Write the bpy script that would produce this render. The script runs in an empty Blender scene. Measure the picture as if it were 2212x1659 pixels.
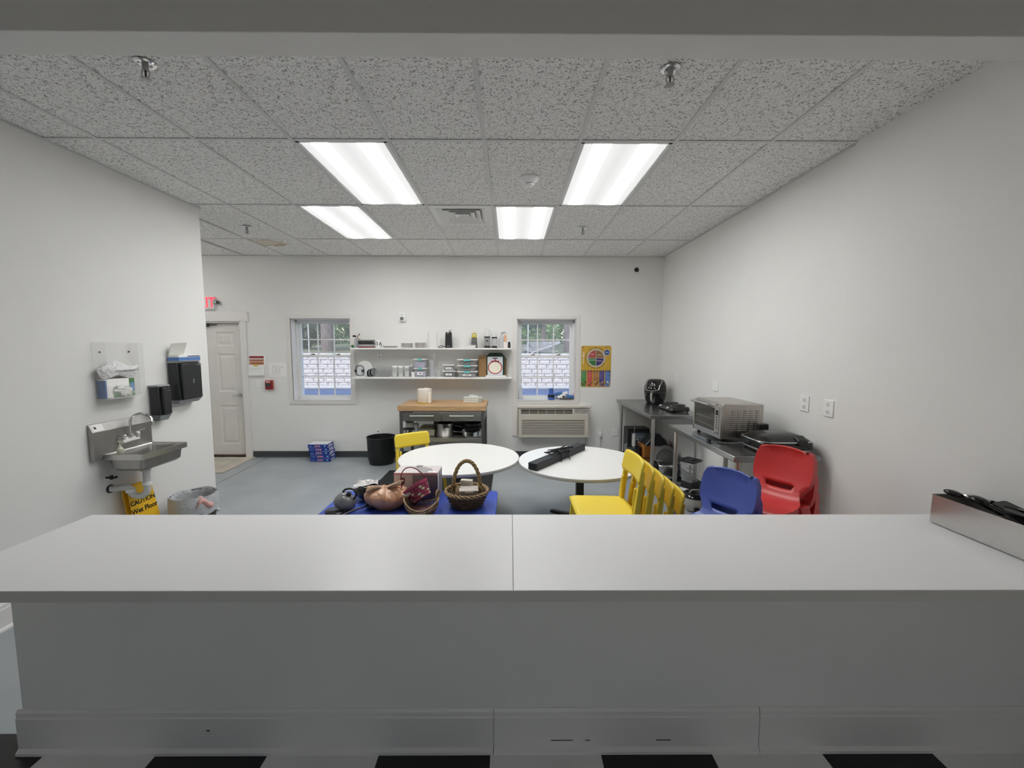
import bpy, math, random
from mathutils import Vector, Matrix
PI=math.pi; R=math.radians
S=bpy.context.scene; C=S.collection
# ---------------------------------------------------------------- camera
FPX=898.24; CAMZ=1.6495
P_,Y_,R_=0.0878878,0.0056189,0.0018452
cp,sp,cy,sy=math.cos(P_),math.sin(P_),math.cos(Y_),math.sin(Y_)
FW=Vector((sy*cp,cy*cp,-sp)); r0=Vector((cy,-sy,0)); u0=r0.cross(FW)
RT=math.cos(R_)*r0+math.sin(R_)*u0; UP=-math.sin(R_)*r0+math.cos(R_)*u0
cam=bpy.data.cameras.new('camera'); cam.sensor_width=36; cam.lens=FPX/2212*36; cam.clip_start=.05; cam.clip_end=200
co=bpy.data.objects.new('camera',cam); C.objects.link(co)
m=Matrix((RT,UP,-FW)).transposed().to_4x4(); m.translation=(0,0,CAMZ); co.matrix_world=m
S.camera=co
# ---------------------------------------------------------------- world, exposure
W=bpy.data.worlds.new('world'); S.world=W; W.use_nodes=True
nt=W.node_tree; bg=nt.nodes['Background']
sk=nt.nodes.new('ShaderNodeTexSky'); sk.sky_type='NISHITA'; sk.sun_disc=False; sk.sun_elevation=R(48); sk.sun_rotation=R(200); sk.air_density=1.2; sk.dust_density=2.0
nt.links.new(sk.outputs['Color'],bg.inputs['Color']); bg.inputs['Strength'].default_value=.27
S.view_settings.view_transform='Standard'; S.view_settings.look='None'; S.view_settings.exposure=0.62; S.view_settings.gamma=1.0; S.view_settings.use_curve_mapping=False
S.cycles.diffuse_bounces=6; S.cycles.max_bounces=9; S.cycles.adaptive_threshold=.02; S.cycles.use_light_tree=False; S.cycles.caustics_reflective=False; S.cycles.caustics_refractive=False
LIGHT_E=19.5       # peak emission of the troffer lens
# ---------------------------------------------------------------- helpers
def at(px,py,Y):
    d=RT*((px-1106)/FPX)-UP*((py-829.5)/FPX)+FW
    return Vector((0,0,CAMZ))+d*(Y/d.y)
MATS={}
def mat(name,col,rough=.5,metal=0.0,var=0.0,vs=8.0,bump=0.0,bs=200.0,emit=None,alpha=1.0,coat=0.0,spec=.5,col2=None,stretch=None,detail=3.0,bd=.002):
    if name in MATS: return MATS[name]
    M=bpy.data.materials.new(name); M.use_nodes=True; t=M.node_tree; b=t.nodes['Principled BSDF']
    b.inputs['Base Color'].default_value=(*col,1); b.inputs['Roughness'].default_value=rough; b.inputs['Metallic'].default_value=metal
    b.inputs['Specular IOR Level'].default_value=spec; b.inputs['Coat Weight'].default_value=coat
    tc=t.nodes.new('ShaderNodeTexCoord'); mp=t.nodes.new('ShaderNodeMapping'); t.links.new(tc.outputs['Object'],mp.inputs['Vector'])
    if stretch: mp.inputs['Scale'].default_value=stretch
    if var>0 or col2:
        n=t.nodes.new('ShaderNodeTexNoise'); n.inputs['Scale'].default_value=vs; n.inputs['Detail'].default_value=detail
        t.links.new(mp.outputs['Vector'],n.inputs['Vector'])
        r=t.nodes.new('ShaderNodeValToRGB'); c2=col2 or tuple(c*(1-var) for c in col); c1=col if col2 else tuple(min(1,c*(1+var)) for c in col)
        r.color_ramp.elements[0].position=.3; r.color_ramp.elements[1].position=.7
        r.color_ramp.elements[0].color=(*c2,1); r.color_ramp.elements[1].color=(*c1,1)
        t.links.new(n.outputs['Fac'],r.inputs['Fac']); t.links.new(r.outputs['Color'],b.inputs['Base Color'])
    if bump>0:
        n2=t.nodes.new('ShaderNodeTexNoise'); n2.inputs['Scale'].default_value=bs; n2.inputs['Detail'].default_value=2
        t.links.new(mp.outputs['Vector'],n2.inputs['Vector'])
        bp=t.nodes.new('ShaderNodeBump'); bp.inputs['Strength'].default_value=bump; bp.inputs['Distance'].default_value=bd
        t.links.new(n2.outputs['Fac'],bp.inputs['Height']); t.links.new(bp.outputs['Normal'],b.inputs['Normal'])
    if emit: b.inputs['Emission Color'].default_value=(*emit[:3],1); b.inputs['Emission Strength'].default_value=emit[3]
    if alpha<1: b.inputs['Alpha'].default_value=alpha
    MATS[name]=M; return M
def clear(name,col,f,rough=.1):
    "thin clear plastic or glass: part see-through, part glossy surface"
    if name in MATS: return MATS[name]
    M=bpy.data.materials.new(name); M.use_nodes=True; t=M.node_tree; t.nodes.remove(t.nodes['Principled BSDF']); o=t.nodes['Material Output']
    tr=t.nodes.new('ShaderNodeBsdfTransparent'); p=t.nodes.new('ShaderNodeBsdfPrincipled'); p.inputs['Base Color'].default_value=(*col,1); p.inputs['Roughness'].default_value=rough
    mx=t.nodes.new('ShaderNodeMixShader'); lw=t.nodes.new('ShaderNodeLayerWeight'); lw.inputs['Blend'].default_value=.25
    ma=t.nodes.new('ShaderNodeMath'); ma.operation='MULTIPLY_ADD'; ma.inputs[1].default_value=.35; ma.inputs[2].default_value=f; ma.use_clamp=True
    t.links.new(lw.outputs['Facing'],ma.inputs[0]); t.links.new(ma.outputs[0],mx.inputs[0])
    t.links.new(tr.outputs[0],mx.inputs[1]); t.links.new(p.outputs[0],mx.inputs[2]); t.links.new(mx.outputs[0],o.inputs['Surface'])
    MATS[name]=M; return M
class B:
    def __init__(s): s.v=[]; s.f=[]; s.mi=[]
    def add(s,vs,fs,m=0):
        o=len(s.v); s.v+= [tuple(v) for v in vs]; s.f+=[[i+o for i in f] for f in fs]; s.mi+=[m]*len(fs); return s
    def box(s,x0,y0,z0,x1,y1,z1,m=0):
        if x0>x1:x0,x1=x1,x0
        if y0>y1:y0,y1=y1,y0
        if z0>z1:z0,z1=z1,z0
        vs=[(x,y,z) for z in(z0,z1) for y in(y0,y1) for x in(x0,x1)]
        return s.add(vs,[(0,2,3,1),(4,5,7,6),(0,1,5,4),(2,6,7,3),(0,4,6,2),(1,3,7,5)],m)
    def cb(s,c,d,m=0): return s.box(c[0]-d[0]/2,c[1]-d[1]/2,c[2]-d[2]/2,c[0]+d[0]/2,c[1]+d[1]/2,c[2]+d[2]/2,m)
    def hexa(s,p,m=0):
        "eight corners: bottom ring of four then top ring of four, counter-clockwise"
        return s.add(p,[(3,2,1,0),(4,5,6,7),(0,1,5,4),(1,2,6,5),(2,3,7,6),(3,0,4,7)],m)
    def lathe(s,prof,c=(0,0,0),n=24,m=0,sx=1,sy=1,axis='z',a0=0):
        o=[];fs=[];k=len(prof)
        for j in range(n):
            a=a0+2*PI*j/n
            for r,z in prof:
                p=(r*math.cos(a)*sx,r*math.sin(a)*sy,z)
                if axis=='x': p=(p[2],p[0],p[1])
                if axis=='y': p=(p[1],p[2],p[0])
                o.append((p[0]+c[0],p[1]+c[1],p[2]+c[2]))
        for j in range(n):
            for i in range(k-1):
                a=j*k+i; b=((j+1)%n)*k+i; fs.append((a,b,b+1,a+1))
        s.add(o,fs,m)
        if prof[0][0]>1e-6: s.add([o[j*k] for j in range(n)],[list(range(n))[::-1]],m)
        if prof[-1][0]>1e-6: s.add([o[j*k+k-1] for j in range(n)],[list(range(n))],m)
        return s
    def lathe_open(s,prof,c=(0,0,0),n=24,m=0,sx=1,sy=1):
        p=list(prof); k=len(p); o=[];fs=[]
        for j in range(n):
            a=2*PI*j/n
            for r,z in p: o.append((r*math.cos(a)*sx+c[0],r*math.sin(a)*sy+c[1],z+c[2]))
        for j in range(n):
            for i in range(k-1):
                a=j*k+i; b=((j+1)%n)*k+i; fs.append((a,b,b+1,a+1))
        return s.add(o,fs,m)
    def cyl(s,c,r,h,axis='z',n=20,m=0,r2=None): return s.lathe([(r,0),(r if r2 is None else r2,h)],c,n,m,axis=axis)
    def tube(s,pts,r,n=8,m=0,closed=False,flat=None):
        pts=[Vector(p) for p in pts]; K=len(pts); rs=r if isinstance(r,(list,tuple)) else [r]*K
        o=[];fs=[];prev=None
        for i,p in enumerate(pts):
            if closed: t=pts[(i+1)%K]-pts[i-1]
            else: t=pts[min(i+1,K-1)]-pts[max(i-1,0)]
            t.normalize()
            if prev is None:
                a=Vector((0,0,1)) if abs(t.z)<.9 else Vector((1,0,0)); u=t.cross(a).normalized()
            else: u=(prev-t*prev.dot(t)).normalized()
            prev=u; w=t.cross(u)
            for j in range(n):
                a=2*PI*j/n+(PI/n if n==4 else 0); q=p+u*(rs[i]*math.cos(a))+w*(rs[i]*math.sin(a)*(flat or 1)); o.append(q)
        for i in range(K if closed else K-1):
            for j in range(n):
                a=i*n+j; b=i*n+(j+1)%n; i2=(i+1)%K; fs.append((a,b,i2*n+(j+1)%n,i2*n+j))
        if not closed: fs.append(list(range(n))[::-1]); fs.append([(K-1)*n+j for j in range(n)])
        return s.add(o,fs,m)
    def prism(s,poly,a0,a1,plane='xy',m=0):
        n=len(poly)
        def P(u,v,a): return {'xy':(u,v,a),'xz':(u,a,v),'yz':(a,u,v)}[plane]
        vs=[P(u,v,a0) for u,v in poly]+[P(u,v,a1) for u,v in poly]
        return s.add(vs,[list(range(n))[::-1],[n+i for i in range(n)]]+[(i,(i+1)%n,n+(i+1)%n,n+i) for i in range(n)],m)
    def sph(s,c,r,n=16,k=10,m=0):
        r=r if isinstance(r,(tuple,list)) else (r,r,r)
        prof=[(math.sin(PI*i/k),-math.cos(PI*i/k)) for i in range(k+1)]; o=[];fs=[]
        for j in range(n):
            a=2*PI*j/n
            for q,z in prof: o.append((c[0]+q*math.cos(a)*r[0],c[1]+q*math.sin(a)*r[1],c[2]+z*r[2]))
        K=k+1
        for j in range(n):
            for i in range(k):
                a=j*K+i;b=((j+1)%n)*K+i; fs.append((a,b,b+1,a+1))
        return s.add(o,fs,m)
    def grid(s,fn,nu,nv,m=0,skip=None,wrap=False):
        o=[fn(i/nu,j/nv) for i in range(nu+1) for j in range(nv+1)]; fs=[]
        for i in range(nu):
            for j in range(nv):
                if skip and skip(i,j): continue
                a=i*(nv+1)+j; fs.append((a,a+nv+1,a+nv+2,a+1))
        return s.add(o,fs,m)
    def mesh(s,name,mats,smooth=True,ang=35):
        me=bpy.data.meshes.new(name); me.from_pydata(s.v,[],s.f)
        for M in (mats if isinstance(mats,(list,tuple)) else [mats]): me.materials.append(M)
        me.polygons.foreach_set('material_index',s.mi)
        import bmesh
        bm=bmesh.new(); bm.from_mesh(me); bmesh.ops.remove_doubles(bm,verts=bm.verts,dist=1e-5); bmesh.ops.recalc_face_normals(bm,faces=bm.faces); bm.to_mesh(me); bm.free()
        if smooth: me.shade_smooth(); me.set_sharp_from_angle(angle=R(ang))
        me.update(); return me
    def obj(s,name,mats,parent=None,bevel=0,solid=0,sub=0,smooth=True,ang=35,loc=None,seg=2,weld=True):
        o=bpy.data.objects.new(name,s.mesh(name,mats,smooth,ang)); C.objects.link(o)
        if parent is not None: o.parent=parent
        if loc is not None: o.location=loc
        if solid: q=o.modifiers.new('solid','SOLIDIFY'); q.thickness=solid; q.offset=0
        if sub: q=o.modifiers.new('sub','SUBSURF'); q.levels=sub; q.render_levels=sub
        if bevel: q=o.modifiers.new('bevel','BEVEL'); q.width=bevel; q.segments=seg; q.limit_method='ANGLE'; q.angle_limit=R(40)
        return o
def rrect(u0,v0,u1,v1,r,n=5):
    o=[]
    for cx,cy_,a in((u1-r,v1-r,0),(u0+r,v1-r,90),(u0+r,v0+r,180),(u1-r,v0+r,270)):
        for i in range(n+1):
            t=R(a+90*i/n); o.append((cx+r*math.cos(t),cy_+r*math.sin(t)))
    return o
def circ(cx,cy_,r,n=28,a0=0,a1=360):
    return [(cx+r*math.cos(R(a0+(a1-a0)*i/n)),cy_+r*math.sin(R(a0+(a1-a0)*i/n))) for i in range(n+(0 if a1-a0==360 else 1))]
def tag(o,label,cat,group=None,kind=None):
    o['label']=label; o['category']=cat
    if group:o['group']=group
    if kind:o['kind']=kind
    return o
def thing(name,label,cat,loc=(0,0,0),rz=0,group=None,kind=None):
    o=bpy.data.objects.new(name,None); C.objects.link(o); o.location=loc; o.rotation_euler=(0,0,rz); o.empty_display_size=.05
    return tag(o,label,cat,group,kind)
def dup(o,parent=None,loc=None,rz=None,label=None):
    c=o.copy(); C.objects.link(c)
    if parent is not None: c.parent=parent
    if loc is not None: c.location=loc
    if rz is not None: c.rotation_euler=(0,0,rz)
    if label: c['label']=label
    for ch in list(o.children): dup(ch,c)
    return c
def struct(b,name,mats,label,cat,**k):
    return tag(b.obj(name,mats,**k),label,cat,kind='structure')
def text(s,size,loc,rot,M,parent,name='lettering',ext=.0006,align='CENTER',sx=1.0,bold=0.0):
    cu=bpy.data.curves.new('t','FONT'); cu.body=s; cu.size=size; cu.extrude=ext; cu.align_x=align; cu.align_y='CENTER'; cu.resolution_u=3; cu.offset=bold
    t=bpy.data.objects.new('t',cu); C.objects.link(t)
    dg=bpy.context.evaluated_depsgraph_get(); me=bpy.data.meshes.new_from_object(t.evaluated_get(dg)); bpy.data.objects.remove(t); bpy.data.curves.remove(cu)
    me.materials.clear(); me.materials.append(M)
    o=bpy.data.objects.new(name,me); C.objects.link(o); o.parent=parent; o.location=loc; o.rotation_euler=rot; o.scale=(sx,1,1)
    return o
FACE=(R(90),0,0)            # lettering that faces the room from the back wall
# ---------------------------------------------------------------- materials
WALL=mat('wall_paint',(.825,.82,.80),.62,bump=.12,bs=260,var=.012,vs=2.5)
TRIM=mat('trim_paint',(.80,.775,.755),.4)
DOORP=mat('door_paint',(.74,.72,.68),.45,var=.03,vs=5)
LAM=mat('white_laminate',(.87,.865,.875),.38)
LAMT=mat('table_laminate',(.78,.78,.765),.35)
EDGE=mat('laminate_edge',(.62,.61,.60),.5)
WHITE=mat('white_plastic',(.87,.87,.86),.4)
OFFW=mat('ivory_plastic',(.60,.555,.48),.45)
BLACK=mat('black_plastic',(.012,.013,.014),.4)
BLACKG=mat('black_gloss',(.010,.010,.011),.14)
DKGREY=mat('dark_grey_plastic',(.045,.05,.055),.4)
GREY=mat('grey_plastic',(.25,.26,.27),.4)
STEEL=mat('brushed_steel',(.58,.57,.55),.34,1.0,var=.05,vs=30,stretch=(1,1,12))
STEELD=mat('dull_steel',(.40,.39,.375),.42,1.0,var=.08,vs=14)
CHROME=mat('chrome',(.80,.80,.80),.14,1.0)
VINYL=mat('dark_vinyl',(.055,.06,.065),.5)
YEL=mat('yellow_plastic',(.86,.66,.055),.42,bump=.15,bs=500,bd=.0006)
RED=mat('red_plastic',(.66,.045,.045),.36,bump=.1,bs=500,bd=.0006)
BLUE=mat('blue_plastic',(.075,.12,.46),.36,bump=.1,bs=500,bd=.0006)
PAPER=mat('white_paper',(.90,.89,.88),.7)
TEAL=mat('teal_plastic',(.16,.50,.50),.4)
CLEAR=clear('clear_plastic',(.75,.78,.78),.22)
CLEARD=clear('clear_plastic_contents',(.62,.62,.66),.42)
ACRYL=clear('clear_acrylic',(.85,.86,.86),.06,.05)
GLASS=clear('window_glass',(.01,.012,.012),.015,.02)
# ================================================================ THE SHELL
ZC=2.953; YB=6.141; XL=-2.957; XR=2.235; XR2=2.207; YJ=2.767; YF=1.576; YH=1.703; ZH=2.757; XAL=-5.2; YFR=-3.6
def holed(b,a0,a1,z0,z1,holes,t0,t1,plane):
    xs=sorted({a0,a1}|{h[0] for h in holes}|{h[1] for h in holes}); zs=sorted({z0,z1}|{h[2] for h in holes}|{h[3] for h in holes})
    for i in range(len(xs)-1):
        for j in range(len(zs)-1):
            xm=(xs[i]+xs[i+1])/2; zm=(zs[j]+zs[j+1])/2
            if any(h[0]<xm<h[1] and h[2]<zm<h[3] for h in holes): continue
            if plane=='xz': b.box(xs[i],t0,zs[j],xs[i+1],t1,zs[j+1])
            else: b.box(t0,xs[i],zs[j],t1,xs[i+1],zs[j+1])
W1=(-3.20,-2.33,.86,2.063); W2=(.107,.972,.86,2.063); DR=(-4.86,-3.935,0,2.02); ACH=(.13,1.15,.37,.78)
b=B(); holed(b,XAL-.1,XR+.15,-.05,3.05,[W1,W2,DR,ACH],YB,YB+.20,'xz')
struct(b,'wall_back',WALL,'white painted back wall with two windows and a door','wall',smooth=False)
b=B(); b.box(XL-.13,YFR,-.05,XL,4.10,3.05); struct(b,'wall_left',WALL,'white wall on the left carrying the steel hand sink','wall',smooth=False,bevel=.004)
b=B(); b.box(XAL-.1,4.05,-.05,XAL,YB+.05,3.05); b.box(XAL,3.97,-.05,XL-.12,4.10,3.05)
struct(b,'wall_alcove',WALL,'white alcove walls beside the exit door','wall',smooth=False)
b=B(); b.box(XR,YJ,-.05,XR+.15,YB+.05,3.05); b.box(XR2,YFR,-.05,XR+.15,YJ,3.05)
struct(b,'wall_right',WALL,'long white wall on the right above the steel tables','wall',smooth=False,bevel=.003)
FWN=(-.9,.7,1.0,2.2)  # opening for the added front room window
b=B(); holed(b,XL-.13,XR+.15,-.05,3.05,[FWN],YFR-.12,YFR,'xz'); struct(b,'wall_front',WALL,'white wall of the front room behind the viewer','wall',smooth=False)
b=B(); b.box(XL,YF,ZH,XR2,YH,3.05); struct(b,'wall_header',WALL,'white header beam over the serving counter','wall',smooth=False,bevel=.004)
b=B(); b.box(-1.978,YF,0,XR2,YH,.787); struct(b,'wall_counter',WALL,'white half wall under the serving counter','wall',smooth=False,bevel=.004)
# ---- floors
FLOORM=mat('grey_vinyl_floor',(.35,.38,.40),.36,var=.10,vs=2.2,bump=.06,bs=60,detail=6)
b=B(); b.box(XAL,1.651,-.05,XR+.1,YB+.05,0); fl=struct(b,'floor',FLOORM,'blue grey vinyl floor of the kitchen','floor',smooth=False)
SEAM=mat('seam',(.05,.055,.06),.6)
b=B(); b.hexa([(-3.533,4.888,0),(-3.528,4.888,0),(-3.610,6.13,0),(-3.615,6.13,0),(-3.533,4.888,.0012),(-3.528,4.888,.0012),(-3.610,6.13,.0012),(-3.615,6.13,.0012)]); b.obj('seam',SEAM,fl)
TB=mat('checker_black',(.006,.006,.007),.3,var=.1,vs=4); TW=mat('checker_white',(.80,.79,.78),.35,var=.03,vs=4); GROUT=mat('grout_front',(.18,.18,.17),.8)
b=B(); b.box(XL,YFR,-.06,XR2,1.651,-.006); f2=struct(b,'floor',GROUT,'black and white checkered tile floor of the front room','floor',smooth=False)
TS=.4515; x_0=-.529; y_0=1.651
tb=B(); tb.box(.0008,.0008,-.0058,TS-.0008,TS-.0008,0); mb=tb.mesh('floor_tile',TB,False); tw=B(); tw.box(.0008,.0008,-.0058,TS-.0008,TS-.0008,0); mw=tw.mesh('floor_tile',TW,False)
for j in range(8):
    for i in range(-6,7):
        xa=x_0+i*TS; ya=y_0-(j+1)*TS
        if xa<XL-.35 or xa+TS>XR2+.35: continue
        o=bpy.data.objects.new('floor_tile',mb if (i+j)%2==0 else mw); C.objects.link(o); o.parent=f2; o.location=(xa,ya,0)
        if xa<XL: o.scale.x=(xa+TS-XL)/TS; o.location.x=XL
        if xa+TS>XR2: o.scale.x=(XR2-xa)/TS
# entry tiles at the exit door
BT=mat('beige_floor_tile',(.56,.51,.43),.4,var=.10,vs=7,detail=5); BG=mat('beige_grout',(.36,.32,.27),.8)
b=B(); b.prism([(XAL,5.34),(-3.752,5.335),(-3.80,6.14),(XAL,6.14)],0,.004); f3=struct(b,'floor',BG,'beige tiled entry patch in front of the exit door','floor',smooth=False)
yr=[5.345,5.605,5.905,6.13]; xe=lambda y:-3.752-.048*(y-5.335)/.805-.006
for j in range(3):
    ya,yb_=yr[j]+.004,yr[j+1]-.004; e0,e1=xe(ya),xe(yb_)
    xs=[XAL+.01,-4.92,-4.60,-4.28,-3.96]
    for i in range(5):
        xa=xs[i]+.004
        if i<4: q=[(xa,ya),(xs[i+1]-.004,ya),(xs[i+1]-.004,yb_),(xa,yb_)]
        else: q=[(xa,ya),(e0,ya),(e1,yb_),(xa,yb_)]
        t=B(); t.prism(q,.003,.009); t.obj('floor_tile',BT,f3,smooth=False)
# ---- skirting
def skirting(name,label,runs,h,th,M,prof='wood'):
    b=B()
    for (x0,y0,x1,y1,nx,ny) in runs:
        d=Vector((x1-x0,y1-y0,0)); 
        pr_=[(0,0),(th*1.9,0),(th*1.9,.012),(th,.022),(th,h-.035),(th*.75,h-.03),(th*.75,h-.012),(th*.3,h),(0,h)] if prof=='wood' else [(0,0),(th*3,0),(th*2.2,.006),(th,.02),(th,h),(0,h)]
        vs=[];n=len(pr_)
        for (px,py) in ((x0,y0),(x1,y1)):
            for u,z in pr_: vs.append((px+nx*u,py+ny*u,z))
        b.add(vs,[list(range(n))[::-1],list(range(n,2*n))]+[(i,(i+1)%n,n+(i+1)%n,n+i) for i in range(n)])
    return struct(b,name,M,label,'baseboard',smooth=False)
skirting('baseboard_back','dark grey vinyl cove base along the back wall',[(-3.84,YB,XR,YB,0,-1)],.095,.004,VINYL,'v')
skirting('baseboard_right','dark grey vinyl cove base along the right wall',[(XR,YJ,XR,YB,-1,0)],.095,.004,VINYL,'v')
skirting('baseboard_left','tall white moulded baseboard under the sink wall',[(XL,YFR,XL,4.10,1,0),(XL,4.10,XL-.3,4.10,0,1)],.16,.014,TRIM)
bb=skirting('baseboard_counter','tall white moulded baseboard along the half wall',[(-1.992,YF,-.065,YF,0,-1),(-.062,YF,1.02,YF,0,-1),(1.0225,YF,XR2,YF,0,-1),(-1.978,YF,-1.978,YH,-1,0)],.185,.014,TRIM)
bb['label']='tall white moulded baseboard along the foot of the half wall'
b=B(); 
for x0,x1 in((.17,.26),(.31,.33),(.60,.66)): b.box(x0,YF-.0165,.052,x1,YF-.0135,.0545)
b.sph((-1.22,YF-.014,.10),(.008,.003,.004)); b.obj('scuff_mark',mat('scuff',(.12,.12,.12),.7),bb)
# ---- ceiling
def fissured():
    M=mat('fissured_tile',(.72,.715,.70),.9); t=M.node_tree; bs=t.nodes['Principled BSDF']; tc=t.nodes.new('ShaderNodeTexCoord')
    mp=t.nodes.new('ShaderNodeMapping'); t.links.new(tc.outputs['Object'],mp.inputs['Vector'])
    n=t.nodes.new('ShaderNodeTexNoise'); n.inputs['Scale'].default_value=62; n.inputs['Detail'].default_value=2.5; n.inputs['Distortion'].default_value=1.6
    v=t.nodes.new('ShaderNodeTexNoise'); v.inputs['Scale'].default_value=120; v.inputs['Detail'].default_value=1
    for q in(n,v): t.links.new(mp.outputs['Vector'],q.inputs['Vector'])
    r=t.nodes.new('ShaderNodeValToRGB'); r.color_ramp.elements[0].position=.375; r.color_ramp.elements[0].color=(.40,.395,.39,1); r.color_ramp.elements[1].position=.45; r.color_ramp.elements[1].color=(1,1,1,1)
    r2=t.nodes.new('ShaderNodeValToRGB'); r2.color_ramp.elements[0].position=.30; r2.color_ramp.elements[0].color=(.45,.44,.43,1); r2.color_ramp.elements[1].position=.36; r2.color_ramp.elements[1].color=(1,1,1,1)
    t.links.new(n.outputs['Fac'],r.inputs['Fac']); t.links.new(v.outputs['Fac'],r2.inputs['Fac'])
    mx=t.nodes.new('ShaderNodeMix'); mx.data_type='RGBA'; mx.blend_type='MULTIPLY'; mx.inputs[0].default_value=1
    t.links.new(r.outputs[0],mx.inputs[6]); t.links.new(r2.outputs[0],mx.inputs[7])
    m2=t.nodes.new('ShaderNodeMix'); m2.data_type='RGBA'; m2.blend_type='MULTIPLY'; m2.inputs[0].default_value=1; m2.inputs[7].default_value=(.91,.905,.89,1)
    t.links.new(mx.outputs[2],m2.inputs[6]); t.links.new(m2.outputs[2],bs.inputs['Base Color'])
    bp=t.nodes.new('ShaderNodeBump'); bp.inputs['Strength'].default_value=.5; bp.inputs['Distance'].default_value=.002
    t.links.new(mx.outputs[2],bp.inputs['Height']); t.links.new(bp.outputs['Normal'],bs.inputs['Normal'])
    return M
FIS=fissured()
def stained():
    M=FIS.copy(); M.name='stained_tile'; t=M.node_tree; bs=t.nodes['Principled BSDF']
    src=bs.inputs['Base Color'].links[0].from_socket; tc=t.nodes.new('ShaderNodeTexCoord')
    mp=t.nodes.new('ShaderNodeMapping'); mp.inputs['Location'].default_value=(-.33,-.80,0); mp.inputs['Scale'].default_value=(3.0,4.2,0)
    t.links.new(tc.outputs['Object'],mp.inputs['Vector'])
    nz=t.nodes.new('ShaderNodeTexNoise'); nz.inputs['Scale'].default_value=2.4; t.links.new(mp.outputs['Vector'],nz.inputs['Vector'])
    gr=t.nodes.new('ShaderNodeVectorMath'); gr.operation='LENGTH'; t.links.new(mp.outputs['Vector'],gr.inputs[0])
    ad=t.nodes.new('ShaderNodeMath'); ad.operation='ADD'; t.links.new(gr.outputs['Value'],ad.inputs[0]); t.links.new(nz.outputs['Fac'],ad.inputs[1])
    r=t.nodes.new('ShaderNodeValToRGB'); e=r.color_ramp.elements; e[0].position=0; e[0].color=(.86,.80,.70,1); e[1].position=1; e[1].color=(1,1,1,1)
    for p,c in((.70,(.88,.83,.74,1)),(.86,(.62,.50,.34,1)),(.93,(1,1,1,1))): q=r.color_ramp.elements.new(p); q.color=c
    hs=t.nodes.new('ShaderNodeMath'); hs.operation='MULTIPLY'; hs.inputs[1].default_value=.72; t.links.new(ad.outputs[0],hs.inputs[0]); t.links.new(hs.outputs[0],r.inputs['Fac'])
    mx=t.nodes.new('ShaderNodeMix'); mx.data_type='RGBA'; mx.blend_type='MULTIPLY'; mx.inputs[0].default_value=1
    t.links.new(src,mx.inputs[6]); t.links.new(r.outputs[0],mx.inputs[7]); t.links.new(mx.outputs[2],bs.inputs['Base Color'])
    return M
STAIN=stained()
def matte(M):
    "flat paint and mineral tile: a plain diffuse surface"
    t=M.node_tree; p=t.nodes['Principled BSDF']; d=t.nodes.new('ShaderNodeBsdfDiffuse'); d.inputs[0].default_value=p.inputs[0].default_value
    if p.inputs[0].links: t.links.new(p.inputs[0].links[0].from_socket,d.inputs[0])
    if p.inputs['Normal'].links: t.links.new(p.inputs['Normal'].links[0].from_socket,d.inputs['Normal'])
    t.links.new(d.outputs[0],t.nodes['Material Output'].inputs[0])
for M in(WALL,FIS,STAIN): matte(M)
T=.6096; GX=-.1642; ROWS=[2.763-2*T,2.763,2.763+2*T,2.763+4*T,2.763+6*T]
b=B(); b.box(XAL-.1,YFR-.1,3.0,XR+.15,YB+.2,3.06); ce=struct(b,'ceiling',WALL,'suspended ceiling of white fissured tiles in a metal grid','ceiling',smooth=False)
lights={(-2,1),(1,1),(-3,2),(0,2),(-8,2)}; vent=(-1,2)  # the alcove cell is an added, unseen light that brightens the back left
tm={}
def tilemesh(w,d,M):
    k=(round(w,3),round(d,3),M.name)
    if k not in tm:
        q=B(); q.box(0,0,0,w,d,.016); tm[k]=q.mesh('ceiling_tile',M,False)
    return tm[k]
for j in range(4):
    for k in range(-9,5):
        x0=GX+k*T; x1=x0+T; y0=ROWS[j]; y1=min(ROWS[j+1],YB)
        left=XAL if y1>4.2 else XL
        if x1<left+.02 or x0>XR-.02 or ((k,j) in lights and k!=-8): continue
        x0=max(x0,left); x1=min(x1,XR)
        if (k,j)==vent: y0=y0+T
        if (k,j)==(-8,2): y1=y0+T
        o=bpy.data.objects.new('ceiling_tile',tilemesh(x1-x0,y1-y0,STAIN if (k,j) in((-5,3),) else FIS)); C.objects.link(o); o.parent=ce; o.location=(x0,y0,ZC+.006)
        if (k,j) in((-5,2),(-6,3)): o.location.z+=.016; o.rotation_euler=(R(-.7),R(.8),0)
GRID=mat('grid_paint',(.69,.69,.68),.5)
for k in range(-8,5):
    x=GX+k*T
    if x<XAL or x>XR: continue
    b=B(); y0=ROWS[0] if x>XL else 4.1
    b.box(x-.012,y0,ZC,x+.012,YB,ZC+.004); b.box(x-.002,y0,ZC+.004,x+.002,YB,ZC+.035); b.obj('grid_rail',GRID,ce,smooth=False)
for j in(1,2,3):
    b=B(); x0=XAL if ROWS[j]>4.2 else XL
    b.box(x0,ROWS[j]-.012,ZC-.0005,XR,ROWS[j]+.012,ZC+.0035); b.obj('grid_rail',GRID,ce,smooth=False)
b=B(); b.box(XL,1.703,ZC,XL+.022,4.1,ZC+.003); b.obj('wall_angle',GRID,ce,smooth=False)
b=B(); b.box(XR-.022,YJ,ZC,XR,YB,ZC+.003); b.obj('wall_angle',GRID,ce,smooth=False)
b=B(); b.box(XAL,YB-.022,ZC,XR,YB,ZC+.003); b.obj('wall_angle',GRID,ce,smooth=False)
b=B(); b.box(XL,YFR,2.97,XR2,YF,3.0); struct(b,'ceiling',WALL,'plain white ceiling of the front room','ceiling',smooth=False)
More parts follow.
